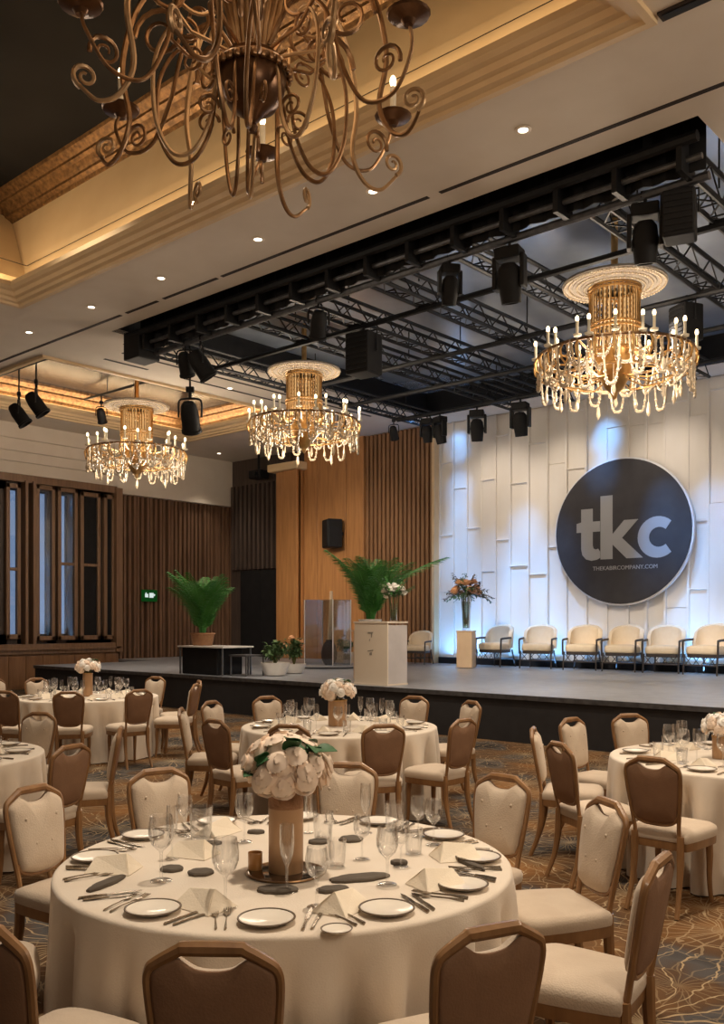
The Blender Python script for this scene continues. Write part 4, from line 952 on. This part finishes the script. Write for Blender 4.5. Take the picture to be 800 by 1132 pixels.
MB().lathe([(.0655, .25), (.068, .25), (.068, .335), (.066, .335), (.0655, .25)], 36).build('upper_band', 'terracotta', t)
bouquet('big dome of blush roses with green leaves on the front table', p2+Vector((0, 0, .345)), .155, 40, ['petal'], 5, None, .72)
for key, px, vh, r, lb, lv in (('middle', 373, .24, .15, 'white and blush rose bouquet on the middle table', 'copper vase under the bouquet of the middle table'), ('far', 97, .3, .145, 'white flower ball on the far table near the windows', 'slim vase under the flower ball of the far table'), ('edge_r', 797, .16, .12, 'white flowers cut by the right edge of the picture', 'low vase at the right edge of the picture')):
    d = depth(TB[key]); v = RGT*((px-400)/F*d)+FWD*d; v.z = ZT_
    t = thing('table_vase', lv, 'vase', v); w = .085 if key == 'middle' else .06
    MB().lathe([(0, 0), (w, 0), (w+.003, .004), (w+.003, vh), (w-.004, vh), (w-.004, .012), (0, .012)], 24).build('body', 'kraft', t); MB().lathe([(w-.006, vh-.006), (w+.006, vh-.006), (w+.006, vh+.006), (w-.006, vh+.006), (w-.006, vh-.006)], 24).build('rim', 'brass', t)
    bouquet(lb, v+Vector((0, 0, vh+.03)), r, 26, ['petal_w', 'petal'], 9, None, .65)
# simple settings on the other tables
for key in ('middle', 'far', 'edge_l', 'edge_r'):
    T = TB[key]; tn = TN[key]; nn = 10
    for k in range(nn):
        a = 2*pi*k/nn+.31; q = lambda r, b: Vector((T.x+r*cos(b), T.y+r*sin(b), ZT_))
        x = pix(q(.7, a))[0]
        if x < -20 or x > 830: continue
        put('plate', q(.74, a), 0, 'white dinner plate on the '+tn, 'plates on the '+tn)
        put('napkin', q(.56, a-.12), a+pi/2, 'cream peaked napkin on the '+tn, 'napkins on the '+tn, .9)
        put('wine', q(.50, a+.1), 0, 'stemmed wine glass on the '+tn, 'wine glasses on the '+tn, 1.1)
        put('flute', q(.46, a+.28), 0, 'champagne flute on the '+tn, 'flutes on the '+tn, 1.02)
        put('tumbler', q(.58, a+.24), 0, 'water tumbler on the '+tn, 'tumblers on the '+tn, 1.1)
        put('knife', q(.74, a+.19), a+pi/2, 'silver knife on the '+tn, 'knives on the '+tn)
        put('fork', q(.74, a-.19), a+pi/2, 'silver fork on the '+tn, 'forks on the '+tn)

# ------------------------------------------------------------------ things on the stage
def st(px, py): p = on(px, py, STG); p.z = STG; return p
def make_armchair(label):
    t = thing('stage_armchair', label, 'armchair', (0, 0, 0), 0, 'sand armchairs on the stage')     # faces -Y
    n = 22; vs = []
    out, inn = [], []
    for i in range(n+1):        # wrap-round back in plan, U shape open to -Y
        a = pi*i/n; out.append((.40*cos(a), .02+.32*sin(a)**.8)); inn.append((.32*cos(a), .02+.24*sin(a)**.8))
    m = MB()
    for k, (x, y) in enumerate(out):
        f = sin(pi*k/n)**.3; zt = .60+.30*f; zb = .40; ix, iy = inn[k]
        vs += [(x, y, zb), (x*1.03, y*1.03+.02*f, zt-.03), ((x+ix)/2*1.03, (y+iy)/2+.03*f, zt), (ix*1.02, iy, zt-.03), (ix, iy, zb)]
    fs = [(k*5+j, k*5+j+1, (k+1)*5+j+1, (k+1)*5+j) for k in range(n) for j in range(4)]+[(k*5, (k+1)*5, (k+1)*5+4, k*5+4) for k in range(n)]+[(0, 1, 2, 3, 4), tuple(n*5+j for j in (4, 3, 2, 1, 0))]
    m.add(vs, fs).build('back_shell', 'armchair', t, sharp=60)
    sq = [tuple(v)[:2] for v in catmull([(-.34, -.3, 0), (0, -.33, 0), (.34, -.3, 0), (.33, .1, 0), (.22, .25, 0), (0, .29, 0), (-.22, .25, 0), (-.33, .1, 0)], 4, True)]
    MB().rings(sq, [(.94, .36), (1, .38), (1, .46), (.97, .49), (.8, .51), (.3, .52), (.02, .52)]).build('seat_cushion', 'armchair', t, sharp=60)
    MB().rings(sq, [(.9, .30), (.96, .31), (.96, .36), (.8, .36)]).build('seat_rail', 'arm_dark', t)
    for sx in (-1, 1):
        MB().tube(catmull([(sx*.39, -.33, .3), (sx*.395, -.33, .56), (sx*.39, -.28, .6), (sx*.4, .05, .615)], 4), .022, 7).build('arm', 'arm_dark', t)
        MB().rod((sx*.37, -.31, .36), (sx*.38, -.35, 0), .022, 7, .015).build('leg', 'arm_dark', t); MB().rod((sx*.28, .24, .36), (sx*.33, .32, 0), .022, 7, .015).build('leg', 'arm_dark', t)
    g = MB()
    for x in (-.27, -.09, .09, .27): g.rod((x-.07, -.33, .17), (x+.07, -.33, .32), .008, 5); g.rod((x+.07, -.33, .17), (x-.07, -.33, .32), .008, 5)
    g.rod((-.37, -.33, .17), (.37, -.33, .17), .014, 6); g.rod((-.31, .28, .17), (.31, .28, .17), .012, 6)
    g.build('stretcher', 'arm_dark', t); return t
ap = None
for px, py, rz, s, lb in ((549, 737, -.1, .95, 'sand coloured armchair nearest the tall flower pedestal on stage'), (596, 739, .25, .95, 'second sand armchair from the flower pedestal'), (645, 741, .2, .95, 'third sand armchair, below the round disc on its left'), (690, 743, .05, .95, 'sand armchair below the disc, left one of two pushed together'), (735, 744, .12, .95, 'sand armchair below the disc, right one of two pushed together'), (784, 747, -.2, .98, 'sand armchair on the stage cut by the right edge'), (463, 735, .15, .8, 'sand armchair half hidden behind the white lectern')):
    p = st(px, py); p = Vector((p.x, min(p.y+.33, SB-.62), STG)) if px > 500 else Vector((p.x, p.y+.3, STG))
    p2 = pix(p); d = atY(px, p.y); q = P(px, 700, d); p.x = q.x
    if ap is None: ap = make_armchair(lb); ap.location = p; ap.rotation_euler = (0, 0, rz); ap.scale = (s, s, s*1.16)
    else: dup(ap, p, rz, lb, 'sand armchairs on the stage', s).scale = (s, s, s*1.16)
# pedestal with tall vase and spray
p = st(511, 738.5); rzl = .35
t = thing('flower_pedestal', 'blond square pedestal under the tall flower vase on stage', 'pedestal', (p.x, p.y+.15, STG), rzl)
MB().box((0, 0, .42), (.36, .36, .82)).build('column', 'plinth', t, smooth=False, bevel=.008); MB().box((0, 0, .835), (.38, .38, .03)).build('top', 'plinth', t, smooth=False, bevel=.005)
v = Vector((p.x, p.y+.15, STG+.85)); t = thing('glass_trumpet_vase', 'tall clear glass vase of green stems on the blond pedestal', 'vase', v)
MB().lathe([(0, 0), (.09, 0), (.095, .01), (.085, .05), (.1, .4), (.13, .8), (.124, .8), (.094, .4), (.08, .06), (0, .05)], 24).build('body', 'glass', t)
MB().lathe([(0, .06), (.078, .06), (.092, .4), (.11, .66), (0, .66)], 20).build('water', 'water', t)
def spray(name, label, p, n, mats, R, seed, droop=.5, flowers='petal_o', nf=16, stems=True, depth_=.7, sd=.7):
    rnd = random.Random(seed); t = thing(name, label, 'flowers', p)
    for i in range(n):
        a = i*2.4+rnd.uniform(-.3, .3); e = rnd.uniform(.1, 1.25); L = R*rnd.uniform(.75, 1.1)
        pts = [Vector((L*u*cos(e)*cos(a), L*u*cos(e)*sin(a), L*u*sin(e)-droop*L*u*u*cos(e))) for u in (0, .25, .5, .75, 1)]
        m = MB().tube(pts, [.007, .006, .005, .004, .002], 5)
        for u in range(10):
            f = .3+.07*u; k = min(3, int(f*4)); q = pts[k].lerp(pts[min(4, k+1)], f*4-k)
            for sgn in (-1, 1):
                lf = leafmesh(R*.2*(1.15-f*.5), R*.028); rot = Matrix.Rotation(a-pi/2+sgn*(.7+rnd.uniform(-.2, .2)), 3, 'Z') @ Matrix.Rotation(rnd.uniform(-.7, .5), 3, 'X')
                m.add([rot @ Vector(x)+q for x in lf.v], lf.f)
        m.build('leaf_spray', mats[i % len(mats)], t)
    fp = None
    for i in range(nf):
        a = i*2.4+.8; z = rnd.uniform(.1, .8); q = math.sqrt(1-z*z)*.62; loc = Vector((R*q*cos(a)*depth_, R*q*sin(a)*depth_, R*z*.62))
        if fp is None: fp = rose(seed, flowers, t, loc, R*.13)
        else: c = fp.copy(); COL.objects.link(c); c.parent = t; c.location = loc; c.rotation_euler = (rnd.uniform(-.6, .6), rnd.uniform(-.6, .6), a); c.name = 'rose'
    if stems:
        s = MB()
        for i in range(9): a = i*.7; s.rod((.04*cos(a), .04*sin(a), -sd), (.09*cos(a+.4), .09*sin(a+.4), .05), .009, 5)
        s.build('stems', 'stem', t)
    return t
spray('flower_spray', 'spreading spray of peach flowers and dusky leaves in the pedestal vase', v+Vector((0, 0, .82)), 26, ['dry', 'dry', 'bush', 'leaf'], .66, 3, .45, 'petal_o', 18)
# lectern
a0, a1, a2 = st(391.5, 755.5), st(428, 757.5), st(450, 754.5)
u = (a1-a0); wdt = .56; lr = atan2(u.y, u.x)*.75
lw = hypot(u.x, u.y)
t = thing('lectern', 'white box lectern with a small dark emblem at the stage front', 'lectern', (a1.x, SF+.36, STG), 0)
LH = 1.06; fx0 = pix((a1.x, SF+.06, STG))[0]
# hall-aligned box: long side parallel to the stage edge
lx = (390-400)/F; d0 = atY(391.5, SF+.12); X0 = P(391.5, 0, d0).x; d1 = atY(428, SF+.12); X1 = P(428, 0, d1).x; Y2 = None
t.location = ((X0+X1)/2, SF+.12, STG); hw = (X1-X0)/2
# depth so that the far right corner falls at column 450
dd = .2
while pix((X1, SF+.12+dd, 1))[0] < 449.5 and dd < 1.2: dd += .02
MB().bx(-hw, hw, 0, .03, .03, LH-.03).build('front_panel', 'lectern', t, smooth=False, bevel=.004)
MB().bx(hw-.03, hw, .032, dd, .03, LH-.06).bx(-hw, -hw+.03, .032, dd, .03, LH-.06).bx(-hw+.03, hw-.03, dd-.03, dd, .03, LH-.06).build('side_panel', 'lectern_side', t, smooth=False, bevel=.004)
MB().bx(-hw-.012, hw+.012, -.012, dd+.012, LH-.03, LH).build('top', 'lectern', t, smooth=False, bevel=.004)
MB().bx(-hw-.01, hw+.01, -.01, dd+.01, 0, .03).build('plinth', 'lectern', t, smooth=False, bevel=.003)
for pl_ in ([[(-.055, .86), (-.06, .885), (.06, .885), (.04, .865), (.03, .8), (.012, .79), (.012, .855)], [(-.03, .73), (-.02, .73), (-.012, .77), (-.022, .77)], [(-.07, .56), (.06, .575), (.06, .59), (-.06, .575)], [(-.02, .5), (.03, .5), (.03, .55), (-.02, .54)]]): flat([pl_], .0, .004).build('emblem', 'mark', t, smooth=False)
lec = (X0, X1, dd)
# lily bouquet on the lectern
v = Vector((X1-.12, SF+.12+dd*.6, STG+LH)); t = thing('lily_vase', 'glass vase of lilies on the white lectern top', 'vase', v)
MB().lathe([(0, 0), (.06, 0), (.062, .01), (.055, .1), (.07, .3), (.066, .3), (.05, .1), (.05, .02), (0, .015)], 20).build('body', 'glass', t); MB().lathe([(0, .02), (.048, .02), (.05, .1), (.058, .2), (0, .2)], 16).build('water', 'water', t)
spray('lily_bouquet', 'bouquet of white lilies with green leaves on the white lectern', v+Vector((0, 0, .40)), 16, ['leaf', 'palm', 'bush'], .42, 8, .02, 'petal_w', 18, sd=.36)
# palms
def make_frond(L, seed):
    rnd = random.Random(seed); m = MB(); pts = []; n = 16
    for i in range(n+1):
        u = i/n; pts.append(Vector((0, L*(.10*u+.46*u*u), L*(1.02*u-.16*u**3))))
    m.tube(pts, [.014*(1-.85*i/n)+.001 for i in range(n+1)], 5)
    for i in range(3, int(n*2.2)):
        u = i/(n*2.2); k = min(n-1, int(u*n)); q = pts[k].lerp(pts[k+1], u*n-k); dr = (pts[k+1]-pts[k]).normalized()
        ll = L*.30*sin(pi*min(1, u*.85+.12))**.7
        for sg in (-1, 1):
            side = (Vector((sg*1.0, 0, 0))+dr*1.15+Vector((0, 0, -.2+rnd.uniform(-.12, .12)))).normalized(); nr = dr.cross(side).normalized(); wv = side.cross(nr)*.0085*L
            b, c2, e = q, q+side*ll*.5, q+side*ll+Vector((0, 0, -ll*.25))
            vs = [b-wv*.3, b+wv*.3, c2+wv, c2-wv, e, c2+nr*.004]
            m.add(vs, [(0, 1, 2, 5), (0, 5, 3), (5, 2, 4), (3, 5, 4)])
    return m
FR = [make_frond(1.0, s) for s in range(3)]
def palm(label, potlabel, p, H, n, spread, planter, seed):
    rnd = random.Random(seed); t = thing('potted_palm', label, 'potted palm', p)
    ph, pr = planter
    MB().lathe([(0, 0), (pr*.8, 0), (pr*.84, .01), (pr, ph*.85), (pr*1.08, ph*.88), (pr*1.08, ph), (pr*.96, ph), (pr*.94, ph*.9), (0, ph*.9)], 24).build('planter', potlabel, t); MB().lathe([(0, ph*.92), (pr*.93, ph*.9)], 20).build('soil', 'soil', t)
    me = []
    for i in range(n):
        a = i*2.4+rnd.uniform(-.3, .3); s = H*rnd.uniform(.72, 1.02)
        if i < 3: o = FR[i].build('frond', 'palm', t, smooth=False); me.append(o)
        else: o = me[i % 3].copy(); COL.objects.link(o); o.parent = t
        o.location = (.05*cos(a), .05*sin(a), ph*.9); o.scale = (s*1.0, s*spread*rnd.uniform(.05, 1.15), s*rnd.uniform(.85, 1.0)); o.rotation_euler = (0, 0, a-pi/2)
    return t
pt = st(230, 744.2); zt = .57
t = thing('low_riser_table', 'low table with white top and black skirt carrying the big palm', 'table', (pt.x, SF+.5, STG))
wR = 1.15
d_ = atY(229, SF+.3); q = P(229, 700, d_); t.location = (q.x, SF+.5, STG)
MB().box((0, 0, zt-.015), (wR*2*.62, .8, .03)).build('tabletop', 'white_metal', t, smooth=False, bevel=.004)
MB().box((-.12, .02, (zt-.035)/2), (wR*1.24-.32, .66, zt-.035)).build('skirt', 'black', t, smooth=False, bevel=.02)
for sx in (-1, 1):
    for sy in (-1, 1): MB().rod((sx*.66, sy*.36, 0), (sx*.66, sy*.36, zt-.03), .02, 8).build('leg', 'grey_pipe', t)
dq = atY(224, SF+.5); q = P(224, 700, dq)
palm('big green palm in a woven pot on the low riser table', 'terracotta', Vector((q.x, SF+.5, STG+zt)), 1.5, 34, 1.0, (.26, .24), 3)
t = thing('low_side_table', 'small grey framed low table right of the palm riser', 'table'); dq = atY(273, SF+.5); q = P(273, 700, dq); t.location = (q.x, SF+.5, STG)
MB().box((0, 0, .40), (.5, .5, .03)).build('tabletop', 'grey_pipe', t, smooth=False, bevel=.004)
for sx in (-1, 1):
    for sy in (-1, 1): MB().rod((sx*.22, sy*.22, 0), (sx*.22, sy*.22, .39), .016, 8).build('leg', 'grey_pipe', t)
# acrylic screen lectern on a low round platform
p = st(357, 738.0); zp = .06
t = thing('round_platform', 'low round grey platform under the clear acrylic stand', 'platform', (p.x, p.y+.1, STG))
MB().lathe([(0, 0), (.86, 0), (.87, .01), (.87, zp-.008), (.86, zp), (0, zp)], 48).build('deck', 'stage_top', t); MB().tube([(.87*cos(2*pi*i/48), .87*sin(2*pi*i/48), .03) for i in range(48)], .012, 6, True).build('edge_band', 'black', t)
v = Vector((p.x-.0, p.y+.15, STG+zp)); t = thing('acrylic_stand', 'clear acrylic box stand on the round platform', 'stand', v)
AH = 1.5
for nm, b in (('panel', (-.45, .45, -.3, -.288, 0, AH)), ('panel', (-.45, .45, .288, .3, 0, AH)), ('panel', (-.45, -.438, -.287, .287, 0, AH)), ('panel', (.438, .45, -.287, .287, 0, AH))): MB().bx(*b).build(nm, 'acrylic', t, smooth=False)
e = MB()
for sx in (-1, 1):
    for sy in (-1, 1): e.rod((sx*.45, sy*.3, 0), (sx*.45, sy*.3, AH), .012, 6)
e.build('edge_strip', 'white_metal', t)
v2 = v+Vector((.05, .0, 0)); t = thing('floor_vase', 'dark round vase with one pale branch inside the acrylic stand', 'vase', v2)
MB().lathe([(0, 0), (.1, 0), (.17, .12), (.19, .28), (.15, .44), (.08, .54), (.09, .58), (.07, .58), (.06, .5), (0, .45)], 22).build('body', 'disc', t)
MB().tube([(0, 0, .45), (.02, 0, .8), (.05, .01, 1.2), (.06, 0, 1.7)], [.045, .05, .05, .035], 8).build('branch', 'plinth', t)
# bowl planters with shrubs
def shrub(label, p, R, H, seed, bowl, bw, bh, fl=None):
    rnd = random.Random(seed); t = thing('planter_shrub', label, 'potted plant', p)
    MB().lathe([(0, 0), (bw*.6, 0), (bw*.75, .02), (bw, bh*.8), (bw*1.03, bh), (bw*.96, bh), (bw*.9, bh*.85), (0, bh*.85)], 28).build('bowl', bowl, t)
    s = MB(); f = MB(); tips = []
    for i in range(16):
        a = i*2.4; e = rnd.uniform(.0, .8); q = Vector((R*e*cos(a), R*e*sin(a), bh+H*rnd.uniform(.6, 1)*(1-.4*e))); s.tube([(0, 0, bh*.8), (q.x*.4, q.y*.4, (bh+q.z)/2), q], [.008, .006, .003], 5)
        for k in range(16):
            b = Vector((0, 0, bh)).lerp(q, rnd.uniform(.35, 1.0)); lf = leafmesh(R*.32, R*.07); rot = Matrix.Rotation(rnd.uniform(0, 6.28), 3, 'Z') @ Matrix.Rotation(rnd.uniform(-.8, .9), 3, 'X'); f.add([rot @ Vector(x)+b for x in lf.v], lf.f)
        tips.append(q)
    s.build('stems', 'stem', t); f.build('foliage', 'bush', t)
    if fl:
        for i in range(6): rose(seed+i, fl, t, tips[i*2]+Vector((0, 0, .01)), .06)
dq = atY(304, SF+.9); q = P(304, 700, dq)
shrub('white bowl planter of green shrub beside the acrylic stand', Vector((q.x, SF+.9, STG)), .42, .5, 3, 'white_bowl', .28, .26)
dq = atY(325, SF+1.7); q = P(325, 700, dq)
shrub('green flowering shrub in a pale bowl behind the white planter', Vector((q.x, SF+1.7, STG)), .38, .65, 5, 'white_bowl', .24, .2, 'petal_o')
p = st(381, 734); shrub('cream bowl planter with low greenery left of the lectern', Vector((p.x, p.y, STG)), .36, .42, 6, 'plinth', .28, .3, 'petal_o')
# palm behind the lectern on a tall plinth
dq = atY(405, SF+1.25); q = P(405, 700, dq)
t = thing('plant_plinth', 'cream plinth hidden behind the white lectern', 'pedestal', (q.x, SF+1.35, STG)); MB().box((0, 0, .44), (.44, .44, .86)).build('column', 'plinth', t, smooth=False, bevel=.01); MB().box((0, 0, .885), (.48, .48, .03)).build('top', 'plinth', t, smooth=False, bevel=.005)
palm('green palm fanning out above the white lectern', 'white_bowl', Vector((q.x, SF+1.35, STG+.9)), 1.5, 28, 1.6, (.2, .2), 12)
# wall loudspeaker, exit sign
p = P(367, 590, atY(367, SB-.55)); t = thing('wall_loudspeaker', 'black loudspeaker on the oak wall panel', 'loudspeaker', (p.x, p.y, p.z), -.5)
MB().box((0, 0, 0), (.55, .42, .78)).build('cabinet', 'black', t, smooth=False, bevel=.03); MB().box((0, -.215, 0), (.46, .015, .68)).build('grille', 'blackm', t, smooth=False, bevel=.006); MB().box((0, .3, 0), (.1, .3, .1)).build('wall_bracket', 'blackm', t, smooth=False)
l = (165-400)/F; d = (XL+.16)/(l*RGT.x+FWD.x); p = P(165, 658.5, d)
t = thing('exit_sign', 'small lit green exit sign on the walnut slats', 'sign', (p.x, p.y, p.z), pi/2)
MB().box((0, 0, 0), (.52, .06, .34)).build('box', 'exit_green', t, smooth=False, bevel=.01)
flat([[(-.17, -.05), (-.06, -.05), (-.06, .05), (-.12, .05), (-.12, .09), (-.15, .09), (-.15, .05), (-.17, .05)], [(-.02, -.06), (.12, -.06), (.12, .08), (-.02, .08)], [(.13, -.02), (.13, .06), (.19, .02)]], .03, .036).build('pictogram', 'exit_white', t, smooth=False)
MB().box((0, .12, 0), (.06, .2, .06)).build('wall_bracket', 'black', t, smooth=False)
